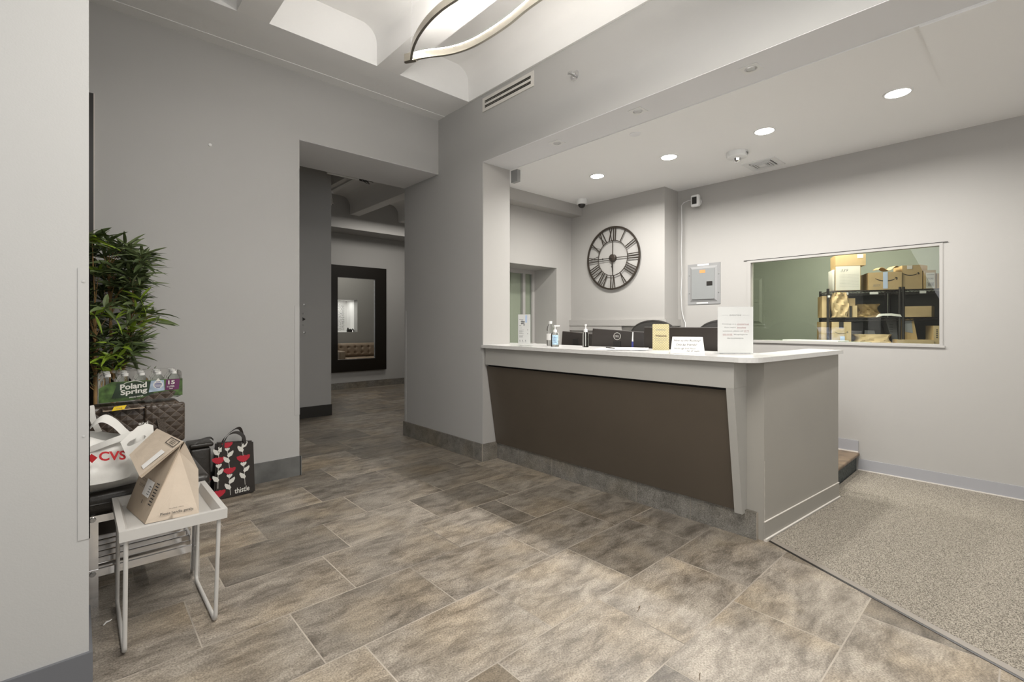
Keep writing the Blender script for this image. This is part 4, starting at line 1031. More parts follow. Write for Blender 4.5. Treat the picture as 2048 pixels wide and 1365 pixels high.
for s_, x, z, wd in (('scheduled break', .010, .182, .075), ('immediate', .010, .160, .056), ('(617)', .054, .138, .030), ('555-0100.', -.080, .116, .062)):
    mb.text(s_, (x, yy, z), (1, 0, 0), (0, 0, 1), width=wd, height=.0095); mb.box(x, x+wd, yy-.0003, yy, z-.003, z-.0024)
build('red_lettering', mb, mat('muted_red_ink', (.38, .17, .17), .6), pg, world=False)

# ================================================================== parcel shelves
# the racks stand turned about 24 degrees to the walls
FRAME[0] = Matrix.Translation((5.37, 1.33, 1.25)) @ Matrix.Rotation(math.radians(23.6), 4, 'Z') @ Matrix.Diagonal((.93, .93, .93, 1)) @ Matrix.Translation((-6.0, -1.48, -1.25))
def rack(y0, y1, X0, X1, label):
    t = thing('wire_shelf_rack', label, 'shelf', ((X0+X1)/2, (y0+y1)/2, -.094), group='black wire racks in the parcel room')
    for x in (X0, X1):
        for y in (y0, y1):
            mb = MB(); mb.tube([(x, y, -.094), (x, y, 1.62)], .0125, 10); build('post', mb, 'black', t, smooth=True)
    for z in (1.597, 1.322, 1.046, .60, .15):
        mb = MB()
        for x in (X0, X1):
            mb.tube([(x, y0, z-.006), (x, y1, z-.006)], .005, 6); mb.tube([(x, y0, z-.034), (x, y1, z-.034)], .004, 6)
            n = 18; mb.tube([(x, y0+(y1-y0)*k/n, z-.008 if k % 2 else z-.032) for k in range(n+1)], .003, 5)
        for y in (y0, y1): mb.tube([(X0, y, z-.006), (X1, y, z-.006)], .005, 6)
        k = int((y1-y0)/.03)
        for i in range(1, k): yy = y0+(y1-y0)*i/k; mb.tube([(X0, yy, z-.004), (X1, yy, z-.004)], .0022, 4)
        build('wire_shelf', mb, 'black', t)
    mb = MB()
    for (yy, ln) in ((.35, .07), (.75, .05)): 
        y_ = y0+(y1-y0)*yy; mb.box(X0-.009, X0-.006, y_-ln/2, y_+ln/2, 1.553, 1.578)
    build('shelf_tags', mb, 'paper', t)
    mb = MB(); mb.box(X1+.014, X1+.022, y0, y1, .15, 1.585); build('dark_backing', mb, mat('dark_grey_backing', (.035, .038, .034), .6), t)  # dark sheet added so the space behind the lower shelves reads dark
    return t
rack(.900, 1.500, 6.005, 6.44, 'black wire rack at the left of the parcel window')
rack(.27, .872, 6.005, 6.44, 'black wire rack at the right edge of the parcel window')
def smile(mb, X, yc, zc, w, th=.006, flip=1):
    # curved arrow: arc opening upward, head at the right end (towards -y)
    n = 16; P = []
    for k in range(n+1):
        u = -1+2*k/n; P.append((yc-u*w/2, zc+.16*w*(u*u)-.10*w))
    vs = []; fs = []
    for k, (y, z) in enumerate(P):
        h_ = th*(.35+.65*math.sin(PI*min(1, (k+2)/(n+2)))) ; vs += [(X, y, z-h_/2), (X, y, z+h_/2)]
    for k in range(n): fs.append((2*k, 2*k+1, 2*k+3, 2*k+2))
    mb.add(vs, fs)
    y, z = P[-1]
    for dy, dz in ((.085*w, .028*w), (.01*w, -.105*w)):
        a_ = Vector((X, y-.012*w, z+.02*w)); b_ = Vector((X, y+dy, z+dz)); d_ = (b_-a_).normalized(); pn = Vector((0, -d_.z, d_.y))*th*.45
        mb.add([a_-pn, b_-pn, b_+pn, a_+pn], [(0, 1, 2, 3)])
def carton(name, label, X, y0, y1, z0, z1, depth=.28, parts=None, lean=0, cat='box', m=('carton', 'carton_side'), tape=True, grp='cardboard parcels in the parcel room'):
    t = thing(name, label, cat, (X+depth/2, (y0+y1)/2, z0), group=grp)
    mb = MB(); mb.box(X, X+depth, y0, y1, z0, z1, 0)
    mb.m[4] = 0; mb.m[3] = 1; mb.m[2] = 1; mb.m[1] = 1
    build('carton_body', mb, list(m), t)
    if tape:
        mb = MB(); yc = (y0+y1)/2; mb.box(X-.0006, X-.0002, yc-.02, yc+.02, z1-.05, z1); mb.box(X, X+depth, yc-.02, yc+.02, z1, z1+.0006); build('packing_tape', mb, 'carton_side', t)
    return t
X = 6.0
zt, zm, zb = 1.598, 1.323, 1.047
c = carton('parcel_box', 'tall white-faced carton with handwritten number on the top shelf', X, 1.222, 1.438, zt, 1.850, .24, tape=False)
mb = MB(); mb.box(X-.0012, X-.0004, 1.226, 1.434, zt+.003, 1.847); lb = build('address_label', mb, 'mailer', c)
mb = MB(); mb.text('339', (X-.0016, 1.392, 1.79), (0, -1, 0), (0, 0, 1), width=.065, height=.028, shear=.3, th=.0004)
for k in range(9): mb.box(X-.0018, X-.0014, 1.235, 1.40, 1.64+k*.015, 1.641+k*.015)
build('handwriting', mb, 'greyink', lb)
c = carton('parcel_box', 'wide flat carton lying on top of the tall white-faced carton', X-.002, 1.178, 1.436, 1.8505, 1.966, .26, tape=False)
mb = MB(); mb.box(X-.0036, X-.0024, 1.20, 1.25, 1.925, 1.962); build('address_label', mb, 'paper', c)
mb = MB(); mb.box(X+.01, X+.12, 1.31, 1.415, 1.9672, 1.976); tag(build('padded_mailer', mb, 'mailer'), 'white mailer lying on the highest carton', 'envelope', 'mailers in the parcel room')
mb = MB(); mb.box(X+.02, X+.03, 1.440, 1.455, zt, 1.815); mb.rbox(X, X+.22, 1.442, 1.462, zt, 1.815, .006); tag(build('padded_mailer', mb, 'mailer', smooth=True), 'thin white mailer standing against the left side of the tall white-faced carton', 'envelope', 'mailers in the parcel room')
c = carton('parcel_box', 'wide carton with curved arrow and blue tape in the middle of the top shelf', X, .885, 1.155, zt, 1.772, .33, tape=False)
mb = MB(); smile(mb, X-.0008, 1.012, 1.70, .175, .010); build('arrow_mark', mb, 'ink', c)
mb = MB(); mb.box(X-.0016, X-.001, .998, 1.036, zt+.01, 1.772); build('blue_tape', mb, 'tapeblue', c)
mb = MB(); mb.text('3077', (X-.0012, 1.122, 1.628), (0, -1, 0), (0, 0, 1), width=.065, height=.024, shear=.4); build('handwriting', mb, 'greyink', c)
mb = MB(); n = 10; vs = []; fs = []
for k in range(n+1):
    y = 1.075-.17*k/n; z = 1.797+.02*math.sin(k*.9)+.012*k/n
    vs += [(X+.0, y, z), (X+.2, y, z+.01), (X+.0, y, z+.004), (X+.2, y, z+.014)]
for k in range(n): a_ = 4*k; fs += [(a_, a_+4, a_+5, a_+1), (a_+2, a_+3, a_+7, a_+6), (a_, a_+2, a_+6, a_+4), (a_+1, a_+5, a_+7, a_+3)]
mb.add(vs, fs); tag(build('paper_mailer', mb, 'carton', smooth=True), 'wavy brown paper mailer lying on the carton with blue tape', 'envelope', 'mailers in the parcel room')
c = carton('parcel_box', 'taller carton with curved arrow right of the blue-taped carton', X+.01, .722, .879, zt, 1.832, .27, tape=False)
mb = MB(); smile(mb, X+.009, .812, 1.745, .125, .009); build('arrow_mark', mb, 'ink', c)
mb = MB(); mb.box(X+.0085, X+.0095, .80, .842, 1.795, 1.830); build('address_label', mb, 'paper', c)
# brown paper bags
def crumple(name, label, X0, X1, y0, y1, z0, z1, seed, m='carton', cat='bag', grp=None, amp=.18, top=1.0):
    rnd = random.Random(seed); bm = bmesh.new(); bmesh.ops.create_cube(bm, size=1); bmesh.ops.subdivide_edges(bm, edges=bm.edges[:], cuts=13, use_grid_fill=True)
    ph = [rnd.uniform(0, 6) for _ in range(9)]
    for v in bm.verts:
        x, y, z = v.co*2
        f_ = (1-.18*abs(x)**3*abs(y)**3)
        nse = math.sin(5*y+ph[0]+2*z)*math.cos(4*z+ph[1]+3*x)+.6*math.sin(9*y+ph[2]-5*z)*math.cos(8*x+ph[3])
        nse += .45*abs(math.sin(13*y+7*z+ph[5]))+.35*abs(math.sin(11*z-9*x+ph[6]))-.35*abs(math.sin(17*y-12*z+4*x+ph[7]))
        k = 1+amp*nse*.5
        if z > -.9: x *= k; y = y*(1+amp*.35*math.sin(3*z+ph[4])); 
        zz = z*(1-.1*amp*abs(nse)) if z > 0 else z
        tp = 1-(1-top)*max(0, (z+1)/2)
        v.co = ((X0+X1)/2+(X1-X0)/2*max(-1, min(1, x*tp*.85)), (y0+y1)/2+(y1-y0)/2*max(-1, min(1, y*.93*f_)), (z0+z1)/2+(z1-z0)/2*max(-1, zz))
    bm.verts.index_update(); mb = MB(); mb.add([v.co.copy() for v in bm.verts], [[v.index for v in f.verts] for f in bm.faces]); bm.free()
    return tag(build(name, mb, m, smooth=True), label, cat, grp)
c = carton('paper_bag', 'brown paper bag with printed panel standing on the top shelf at the right', X, .622, .712, zt, 1.775, .15, tape=False, cat='bag', grp='paper bags in the parcel room', m=('carton', 'carton_side'))
mb = MB(); mb.box(X-.0012, X-.0004, .630, .696, 1.60, 1.752); lb = build('printed_panel', mb, 'mailer', c)
mb = MB(); mb.box(X-.0016, X-.0013, .635, .690, 1.73, 1.733); mb.text('STORE', (X-.0014, .69, 1.685), (0, -1, 0), (0, 0, 1), width=.05, height=.016)
for z in (1.618, 1.655): mb.box(X-.0018, X-.0014, .637, .692, z, z+.002)
for y in (.637, .690): mb.box(X-.0018, X-.0014, y, y+.002, 1.618, 1.656)
for k in range(7): mb.box(X-.0018, X-.0014, .643+k*.006, .646+k*.006, 1.624, 1.650)
build('printing', mb, 'greyink', lb)
mb = MB(); mb.prism([(X+.16, .64, zt), (X+.16, .722, zt), (X+.16, .715, 1.842), (X+.16, .70, 1.85), (X+.16, .637, 1.836)], (.1, 0, 0)); tag(build('paper_bag', mb, 'carton_side'), 'taller brown paper bag behind the printed paper bag', 'bag', 'paper bags in the parcel room')
mb = MB(); mb.box(X, X+.2, .575, .614, zt, 1.742); tag(build('parcel_box', mb, 'carton'), 'carton cut by the window edge on the top shelf', 'box', 'cardboard parcels in the parcel room')
# middle shelf
mb = MB(); mb.rbox(X+.02, X+.25, 1.462, 1.487, zm, 1.548, .004)
c = carton('parcel_box', 'tall narrow carton behind the left post of the middle shelf', X+.05, 1.478, 1.545, zm, 1.548, .26, tape=False)
crumple('paper_bag', 'crumpled brown paper bag bulging over the left of the middle shelf', X-.06, X+.14, 1.322, 1.468, zm, 1.580, 21, 'carton', grp='paper bags in the parcel room', amp=.5, top=.8)
c = carton('parcel_box', 'small carton with black tape strip right of the crumpled paper bag', X+.02, 1.262, 1.322, zm, 1.518, .2, tape=False)
mb = MB(); mb.box(X+.0185, X+.0197, 1.290, 1.312, zm, 1.44); build('black_tape', mb, 'black', c)
c = carton('parcel_box', 'lower carton in front of the small carton with black tape', X-.01, 1.252, 1.288, zm, 1.442, .02, tape=False)
crumple('padded_mailer', 'crumpled brown padded mailer in the middle of the middle shelf', X+.06, X+.30, 1.02, 1.245, zm, 1.462, 33, 'carton_side', 'envelope', 'mailers in the parcel room', amp=.5, top=.4)
mb = MB(); mb.prism([(X-.01, 1.085, zm+.0), (X-.01, 1.06, zm+.034), (X-.01, .97, zm+.036), (X-.01, .90, zm+.026), (X-.01, .886, zm+.0), (X-.01, .90, zm+.004), (X-.01, .97, zm+.014), (X-.01, 1.04, zm+.014)], (.06, 0, 0)); tag(build('padded_mailer', mb, 'mailer'), 'curved white mailer lying on the middle shelf', 'envelope', 'mailers in the parcel room')
t_ = thing('parcel_box', 'long flat carton at the right of the middle shelf', 'box', (X+.1, .76, zm), group='cardboard parcels in the parcel room')
mb = MB(); mb.prism([(X, .882, zm), (X-.03, .664, zm), (X+.15, .585, zm), (X+.18, .80, zm)], (0, 0, .105)); build('carton_body', mb, 'carton', t_)
mb = MB(); mb.prism([(X+.04, .866, zm+.105), (X+.02, .650, zm+.105), (X+.05, .64, zm+.105), (X+.07, .85, zm+.105)], (0, 0, .0006)); build('packing_tape', mb, 'carton_side', t_)
# bottom shelf
c = carton('parcel_box', 'tall narrow carton behind the left post of the bottom shelf', X+.05, 1.478, 1.552, zb, 1.277, .26, tape=False)
c = carton('parcel_box', 'carton with curved arrow, black tape and blue label on the bottom shelf', X, 1.300, 1.466, zb, 1.277, .24, tape=False)
mb = MB(); smile(mb, X-.0008, 1.385, 1.165, .11, .006); build('arrow_mark', mb, 'ink', c)
mb = MB(); mb.box(X-.0014, X-.0008, 1.365, 1.405, 1.21, 1.277); build('black_tape', mb, 'black', c)
mb = MB(); mb.box(X-.0014, X-.0008, 1.355, 1.395, 1.085, 1.128); build('blue_label', mb, 'tapeblue', c)
crumple('paper_mailer', 'curved brown paper mailer lying on the bottom shelf', X-.02, X+.25, .94, 1.262, zb, 1.150, 5, 'carton', 'envelope', 'mailers in the parcel room', amp=.3, top=.35)
mb = MB(); mb.box(X+.28, X+.40, 1.14, 1.285, zb, 1.262); tag(build('parcel_box', mb, 'black'), 'black box at the back of the bottom shelf', 'box', 'cardboard parcels in the parcel room')
mb = MB(); mb.prism([(X+.26, 1.13, zb), (X+.26, 1.02, zb), (X+.26, 1.045, 1.185), (X+.26, 1.13, 1.19)], (.14, 0, 0)); tag(build('parcel_box', mb, 'greymetal'), 'grey box behind the curved mailer on the bottom shelf', 'box', 'cardboard parcels in the parcel room')
c = thing('parcel_box', 'dark carton leaning beside the brown leaning carton on the bottom shelf', 'box', (X+.2, .91, zb), group='cardboard parcels in the parcel room')
mb = MB(); mb.prism([(X+.14, .918, zb), (X+.14, .876, zb), (X+.14, .893, 1.315), (X+.14, .985, 1.315)], (.16, 0, 0)); build('carton_body', mb, mat('dark_grey_carton', (.10, .10, .10), .7), c)
mb = MB()
for k in range(4): mb.box(X+.1385, X+.1395, .92, .95, 1.17+k*.025, 1.175+k*.025)
build('printing', mb, 'ink', c)
c = thing('parcel_box', 'brown carton with pale label leaning on the bottom shelf', 'box', (X+.1, .81, zb), group='cardboard parcels in the parcel room')
mb = MB(); mb.prism([(X+.03, .866, zb), (X+.03, .745, zb), (X+.03, .785, 1.308), (X+.03, .881, 1.308)], (.06, 0, 0)); build('carton_body', mb, 'carton_side', c)
mb = MB(); mb.prism([(X+.029, .850, 1.175), (X+.029, .790, 1.165), (X+.029, .800, 1.285), (X+.029, .858, 1.285)], (-.0008, 0, 0)); build('address_label', mb, 'greymetal', c)
c = carton('parcel_box', 'long flat cream carton at the front of the bottom shelf', X-.04, .648, .935, zb, 1.101, .14, tape=False)
c = carton('parcel_box', 'upright carton with printed lines at the right end of the bottom shelf', X-.02, .585, .646, zb, 1.238, .2, tape=False)
mb = MB()
for k in range(5): mb.box(X-.0215, X-.0205, .614, .626, 1.12+k*.018, 1.13+k*.018)
build('printing', mb, 'ink', c)
tag(build('label_clip', MB().box(X-.016, X-.0135, 1.484, 1.506, 1.53, 1.552), 'paper'), 'small white label clip on the left rack post', 'tag')
FRAME[0] = None
# parcels lying just behind the sill
mb = MB(); mb.prism([(XR+.16, 1.66, wz0+.006), (XR+.16, 1.20, wz0+.006), (XR+.30, 1.15, wz0+.006), (XR+.30, 1.60, wz0+.006)], (0, 0, .012)); 
pk = thing('side_shelf', 'narrow shelf under the parcel window inside the parcel room', 'shelf', (XR+.3, 1.4, 0))
m2 = MB(); m2.box(XR+.152, XR+.40, 1.0, 1.9, wz0-.02, wz0+.005); build('shelf_board', m2, 'wall_green', pk)
for y in (1.02, 1.86):
    m2 = MB(); m2.box(XR+.16, XR+.38, y, y+.02, 0, wz0-.02); build('support', m2, 'wall_green', pk)
tag(build('white_envelope', mb, 'paper'), 'flat white envelope lying just inside the parcel window', 'envelope', 'mailers in the parcel room')

# ================================================================== left group: bench, bags, table, plant
t = thing('slatted_bench', 'chrome framed bench with black leather seat and slatted lower shelf', 'bench', (.1, 3.05, 0))
for x in (.415, .035-.0):
    for y in (2.798, 3.33):
        mb = MB(); mb.box(x, x+.038, y, y+.012, 0, .4035); build('leg', mb, 'chrome', t)
for x in (-.42,):
    for y in (2.798, 3.33):
        mb = MB(); mb.box(x, x+.038, y, y+.012, 0, .4035); build('leg', mb, 'chrome', t)
mb = MB(); mb.box(-.42, .4525, 2.7955, 2.81, .372, .404); mb.box(-.42, .4525, 3.331, 3.346, .372, .404); mb.box(.425, .445, 2.81, 3.331, .372, .404); mb.box(-.41, -.39, 2.81, 3.331, .372, .404); build('seat_rail', mb, 'chrome', t)
mb = MB(); mb.box(.4305, .440, 2.8105, 3.331, .135, .165); mb.box(-.41, -.401, 2.8105, 3.331, .135, .165); mb.box(-.42, .4525, 2.796, 2.8095, .132, .165); build('shelf_rail', mb, 'chrome', t)
for k in range(6):
    y = 2.862+.078*k
    mb = MB(); mb.rbox(-.40, .430-.0, y, y+.010, .135, .165, .002, seg=1); build('shelf_slat', mb, 'chrome', t)
for x in (.434, .054):
    for z in (.388, .148):
        mb = MB(); mb.lathe((x, 2.7955, z), [(.012, 0), (.010, -.005), (.004, -.005), (.004, -.003), (.0, -.003)], 12, 0, 'Y'); build('bolt', mb, 'steel', t, smooth=True)
mb = MB(); mb.rbox(-.44, .50, 2.785, 3.42, .4045, .505, .032, seg=4); cu_ = build('seat_cushion', mb, 'leather', t, smooth=True)
mb = MB(); mb.tube([(-.42, 2.787, .455), (.47, 2.787, .455), (.492, 2.796, .455), (.4985, 2.82, .455), (.4985, 3.38, .455)], .005, 8); build('piping', mb, 'leather', cu_, smooth=True)

# tray table
t = thing('tray_table', 'light grey metal tray table with sled legs in front of the bench', 'side table', (.295, 2.53, 0))
tx0, tx1, ty0, ty1, tz = .118, .470, 2.292, 2.772, .436
mb = MB(); mb.box(tx0, tx1, ty0, ty1, tz, tz+.004)
rim = [(0, 0, .0), (0, 0, .0)]
def tray_ring(z, a): return [(tx0+a, ty0+a, z), (tx1-a, ty0+a, z), (tx1-a, ty1-a, z), (tx0+a, ty1-a, z)]
r0, r1, r2, r3 = tray_ring(tz, .0), tray_ring(.476, -.001), tray_ring(.476, .020), tray_ring(tz+.005, .034)
mb.add(r0+r1+r2+r3, [(i, (i+1) % 4, 4+(i+1) % 4, 4+i) for i in range(4)]+[(4+i, 4+(i+1) % 4, 8+(i+1) % 4, 8+i) for i in range(4)]+[(8+i, 8+(i+1) % 4, 12+(i+1) % 4, 12+i) for i in range(4)])
build('tray', mb, 'tray', t)
for x in (.139, .443):
    xb = x-.004 if x < .3 else x-.012
    mb = MB(); r = .03
    path = [(x, 2.312, tz), (xb, 2.312, r+.008)]+[(xb, 2.312+r-r*math.cos(a*PI/12), .008+r-r*math.sin(a*PI/12)) for a in range(1, 7)]+[(xb, 2.752-r+r*math.sin(a*PI/12), .008+r-r*math.cos(a*PI/12)) for a in range(0, 7)]+[(x, 2.752, tz)]
    mb.tube(path, .0078, 10); build('sled_leg', mb, 'tray', t, smooth=True)

# paper bag on the tray table
t = thing('takeout_bag', 'folded brown paper takeout bag with white label standing on the tray table', 'bag', (.30, 2.58, tz))
z0 = tz+.006
FL, FR, BL, BR = Vector((.205, 2.425, z0)), Vector((.388, 2.412, z0)), Vector((.163, 2.70, z0)), Vector((.355, 2.715, z0))
TF, TB = Vector((.338, 2.485, .742)), Vector((.272, 2.690, .770))
mid = (FL+FR)/2
CF = Vector((.310, 2.500, .50))      # inward crease of the front gusset
CFt = Vector((.330, 2.500, .70))
mb = MB()
wv = lambda p, dx=0, dy=0, dz=0: p+Vector((dx, dy, dz))
TFr = TF+Vector((.010, .005, -.004)); TBr = TB+Vector((.010, 0, -.004))
# subdivided faces with slight waviness
def sheet(mb, a, b, c, d_, n, amp, seed, mi=0, bulge=0):
    rn = random.Random(seed); ph = [rn.uniform(0, 6) for _ in range(4)]
    nr = (b-a).cross(d_-a).normalized(); vs = []; fs = []
    for j in range(n+1):
        for i in range(n+1):
            u, v = i/n, j/n; p = a*(1-u)*(1-v)+b*u*(1-v)+c*u*v+d_*(1-u)*v
            e = min(1, 6*min(u, 1-u, v, 1-v)); p = p+nr*e*(amp*math.sin(7*u+ph[0])*math.cos(6*v+ph[1])+amp*.7*math.sin(13*u+5*v+ph[2])+bulge*math.sin(PI*u)*math.sin(PI*v)); vs.append(p)
    for j in range(n):
        for i in range(n): a_ = j*(n+1)+i; fs.append((a_, a_+1, a_+n+2, a_+n+1))
    mb.add(vs, fs, mi)
sheet(mb, BL, FL, TF, TB, 10, .0015, 1, 1, .004)          # left big face
SR = (FR+TFr)/2+Vector((.024, .0, .03)); SB = (BR+TBr)/2+Vector((.030, 0, .02))
sheet(mb, FR, BR, SB, SR, 8, .003, 2, 0); sheet(mb, SR, SB, TBr, TFr, 8, .003, 7, 0)         # right big face, bulging
NF = (FL+FR)/2+Vector((.002, .03, .10))
sheet(mb, FL, mid, NF, NF, 5, .0006, 3, 0)
mb.add([FL, mid, FR, NF, CFt, TF, TFr, SR], [(0, 3, 4, 5), (2, 7, 4, 3), (7, 6, 4), (0, 2, 3)], 0)
mb.add([BL, BR, TBr, TB], [(0, 1, 2, 3)], 0)
mb.add([FL, FR, BR, BL], [(0, 1, 2, 3)], 0)
build('bag_body', mb, ['kraft_bag', 'kraft_dark'], t)
# folded-over flap on the left slope
F1 = Vector((.190, 2.455, .632)); F2 = Vector((.168, 2.62, .690))
mb = MB(); up = Vector((-.005, -.002, .006)); TF2, TB2 = TF+Vector((.004, -.016, .004)), TB+Vector((0, .006, .006))
sheet(mb, F2, F1, TF2, TB2, 8, .001, 4); sheet(mb, F2+up*-1.6, F1+up*-1.6, TF+Vector((0, -.01, -.006)), TB+Vector((0, 0, -.004)), 8, .001, 5)
mb.add([F2, F1, F1+up*-1.6, F2+up*-1.6], [(0, 1, 2, 3)]); mb.add([F1, TF2, TF+Vector((0, -.01, -.006)), F1+up*-1.6], [(0, 1, 2, 3)], 1)
fl_ = build('folded_flap', mb, ['kraft_bag', 'kraft_dark'], t)
def on(a, b, c, d_, u, v, off):
    p = a*(1-u)*(1-v)+b*u*(1-v)+c*u*v+d_*(1-u)*v; nr = (b-a).cross(d_-a).normalized(); return p+nr*off
def patch(mb, fr, u0, u1, v0, v1, off, mi=0): mb.add([on(*fr, u0, v0, off), on(*fr, u1, v0, off), on(*fr, u1, v1, off), on(*fr, u0, v1, off)], [(0, 1, 2, 3)], mi)
LF = (BL, FL, TF, TB); FF = (F2, F1, TF2, TB2)
mb = MB(); patch(mb, LF, .48, .78, .26, .45, .008); build('address_label', mb, 'paper', t)
mb = MB(); patch(mb, FF, .74, .90, .12, .62, .0035); build('white_slip', mb, 'paper', fl_)
mb = MB()
for k in range(5): patch(mb, LF, .20+.055*k, .215+.055*k, .40, .44, .008); patch(mb, LF, .25+.05*k, .262+.05*k, .33, .37, .008)
for k in range(8): patch(mb, LF, .84, .96, .20+.035*k, .212+.035*k, .006)
patch(mb, LF, .58, .605, .17, .21, .007)
for k in range(4): patch(mb, LF, .66, .75, .29+.03*k, .297+.03*k, .009)
build('printing', mb, 'ink', t)
mb = MB()
for a_ in ((.62, .635, .78, .96), (.93, .945, .78, .96), (.62, .945, .78, .795), (.62, .945, .945, .96)): patch(mb, FF, *a_, .0035)
for k in range(3): patch(mb, FF, .70, .88, .83+.035*k, .84+.035*k, .0035)
build('printed_stamp', mb, 'ink', fl_)
fx = (FR-FL).normalized(); fz = (NF-mid).normalized()
mb = MB(); mb.text('Please handle gently.', FL+Vector((.050, -.0045, .018)), fx, fz, width=.115, height=.0135, th=.0012, bold=.01); mb.text('FRAGILE ITEMS', FL+Vector((.080, -.001, .040)), fx, fz, width=.050, height=.004, th=.0012)
build('lettering', mb, 'ink', t)

# white plastic bag with red letters
t = thing('white_plastic_bag', 'white plastic shopping bag with red letters on the black leather seat', 'bag', (.13, 2.85, .505))
def bagshell(x0, x1, yc, dep, z0, zfun, seed, nx=26, nz=18, side=-1, amp=.006):
    rn = random.Random(seed); ph = [rn.uniform(0, 6) for _ in range(6)]; vs = []; fs = []
    for j in range(nz+1):
        for i in range(nx+1):
            u, v = i/nx, j/nz; x = x0+(x1-x0)*u; zt_ = zfun(u); z = z0+(zt_-z0)*v
            b = math.sin(PI*u)**.5*(1-.55*v**2)*min(1, .35+3*v)
            y = yc+side*dep*b+amp*(math.sin(9*u+4*v+ph[0])+.7*math.sin(17*u-6*v+ph[1])+.5*math.sin(5*v*3+ph[2]))*(.4+.6*v)
            xx = x0+(x1-x0)*(.5+(u-.5)*(1-.06*math.sin(PI*v)))
            vs.append((xx, y, z))
    for j in range(nz):
        for i in range(nx): a_ = j*(nx+1)+i; fs.append((a_, a_+1, a_+nx+2, a_+nx+1))
    return vs, fs
ztop = lambda u: .745+.045*math.sin(6*u+1.2)+(.03 if u > .72 else 0)
mb = MB(); bx0, bx1 = -.13, .248
mb.add(*bagshell(bx0, bx1, 2.88, .16, .507, lambda u: .755+.03*math.sin(7*u), 1, amp=.012)); mb.add(*bagshell(bx0, bx1, 2.88, .10, .507, lambda u: .745+.02*math.sin(5*u), 2, side=1))
build('bag_body', mb, 'plastic_bag', t, smooth=True)
mb = MB()     # flap panel with die-cut hole, folded to the right
P = [(.143, .733), (.205, .790), (.238, .797), (.262, .785), (.268, .69), (.262, .62), (.222, .585), (.185, .63), (.160, .68)]
y_ = lambda x, z: 2.705+.25*(x-.14)+.35*(.75-z)*-.2
hole = [(.190+.0+.020*math.cos(a)+(.014 if math.cos(a) > 0 else -.014)+.01, .728+.012*math.sin(a)+.35*(.020*math.cos(a)+(.014 if math.cos(a) > 0 else -.014))) for a in [2*PI*k/16 for k in range(16)]]
bmx = bmesh.new()
ov = [bmx.verts.new((x, y_(x, z), z)) for x, z in P]; hv = [bmx.verts.new((x, y_(x, z), z)) for x, z in hole]
es = [bmx.edges.new((ov[i], ov[(i+1) % len(ov)])) for i in range(len(ov))]+[bmx.edges.new((hv[i], hv[(i+1) % len(hv)])) for i in range(len(hv))]
bmesh.ops.triangle_fill(bmx, edges=es, use_beauty=True)
bmx.verts.index_update(); mb.add([v.co.copy() for v in bmx.verts], [[v.index for v in f.verts] for f in bmx.faces]); bmx.free()
mb.v += [(x, y+.004, z) for x, y, z in mb.v]; nV = len(mb.v)//2; mb.f += [[i+nV for i in f] for f in mb.f]; mb.m += mb.m[:]
build('handle_flap', mb, 'plastic_bag', t)
def strap(path, w, n_): 
    mb = MB(); P = catmull(path, 6); vs = []; fs = []
    for i, p in enumerate(P):
        vs += [p+Vector(n_)*w/2, p-Vector(n_)*w/2]
    for i in range(len(P)-1): fs.append((2*i, 2*i+1, 2*i+3, 2*i+2))
    return mb.add(vs, fs)
mb = strap([(.02, 2.80, .735), (.045, 2.775, .80), (.085, 2.77, .835), (.125, 2.775, .81), (.165, 2.785, .755), (.20, 2.79, .715)], .036, (.4, .3, .86)); build('handle', mb, 'plastic_bag', t, smooth=True)
mb = strap([(.04, 2.79, .70), (.10, 2.765, .725), (.16, 2.76, .745), (.235, 2.77, .765)], .030, (.2, .3, .9)); build('handle', mb, 'plastic_bag', t, smooth=True)
mb = strap([(.02, 2.83, .74), (.03, 2.82, .85), (.047, 2.82, .89), (.055, 2.82, .83), (.075, 2.82, .77)], .022, (1, 0, .1)); build('handle', mb, 'plastic_bag', t, smooth=True)
mb = MB(); mb.text('CVS', (.072, 2.712, .662), (1, .06, -.13), (0, .1, 1), width=.092, height=.040, th=.001, bold=.03)
mb.add([(.034, 2.712, .680), (.048, 2.712, .698), (.068, 2.712, .678), (.050, 2.712, .658)], [(0, 1, 2, 3)])
build('red_lettering', mb, 'cvsred', t)

# quilted bag and the water pack on top
t = thing('quilted_bag', 'dark brown quilted nylon bag with yellow tag standing on the bench', 'bag', (.2, 3.28, .505))
mb = MB(); mb.rbox(-.10, .442, 3.235, 3.39, .507, .83, .035, seg=4)
rn = random.Random(9); mb.v = [(x+.004*math.sin(31*z+y*9), y+.006*math.sin(18*x+2)*math.cos(15*z), z if z < .7 else z+.004*math.sin(25*x)) for x, y, z in mb.v]
build('bag_body', mb, 'quilt', t, smooth=True)
mb = MB(); mb.rbox(.27, .452, 3.215, 3.245, .60, .815, .012); build('front_pocket', mb, 'quilt', t, smooth=True)
mb = MB(); mb.hexa([(.345, 3.204, .60), (.378, 3.204, .60), (.378, 3.214, .60), (.345, 3.214, .60), (.322, 3.204, .735), (.355, 3.204, .735), (.355, 3.214, .735), (.322, 3.214, .735)]); build('strap', mb, mat('brown_webbing', (.075, .058, .045), .6, bump=.5, bscale=200), t)
mb = MB(); mb.box(.10, .255, 3.212, 3.232, .805, .828); build('top_seam', mb, 'quilt', t, smooth=True)
mb = MB(); mb.box(.10, .27, 3.206, 3.211, .803, .808); build('zip', mb, 'tan_leather', t)
mb = MB(); mb.add([(.135, 3.200, .803), (.185, 3.200, .808), (.195, 3.203, .828), (.145, 3.203, .825)], [(0, 1, 2, 3)]); mb.add([(.135, 3.202, .803), (.185, 3.202, .808), (.195, 3.205, .828), (.145, 3.205, .825)], [(0, 1, 2, 3)]); tg = build('yellow_tag', mb, 'yellow', t)
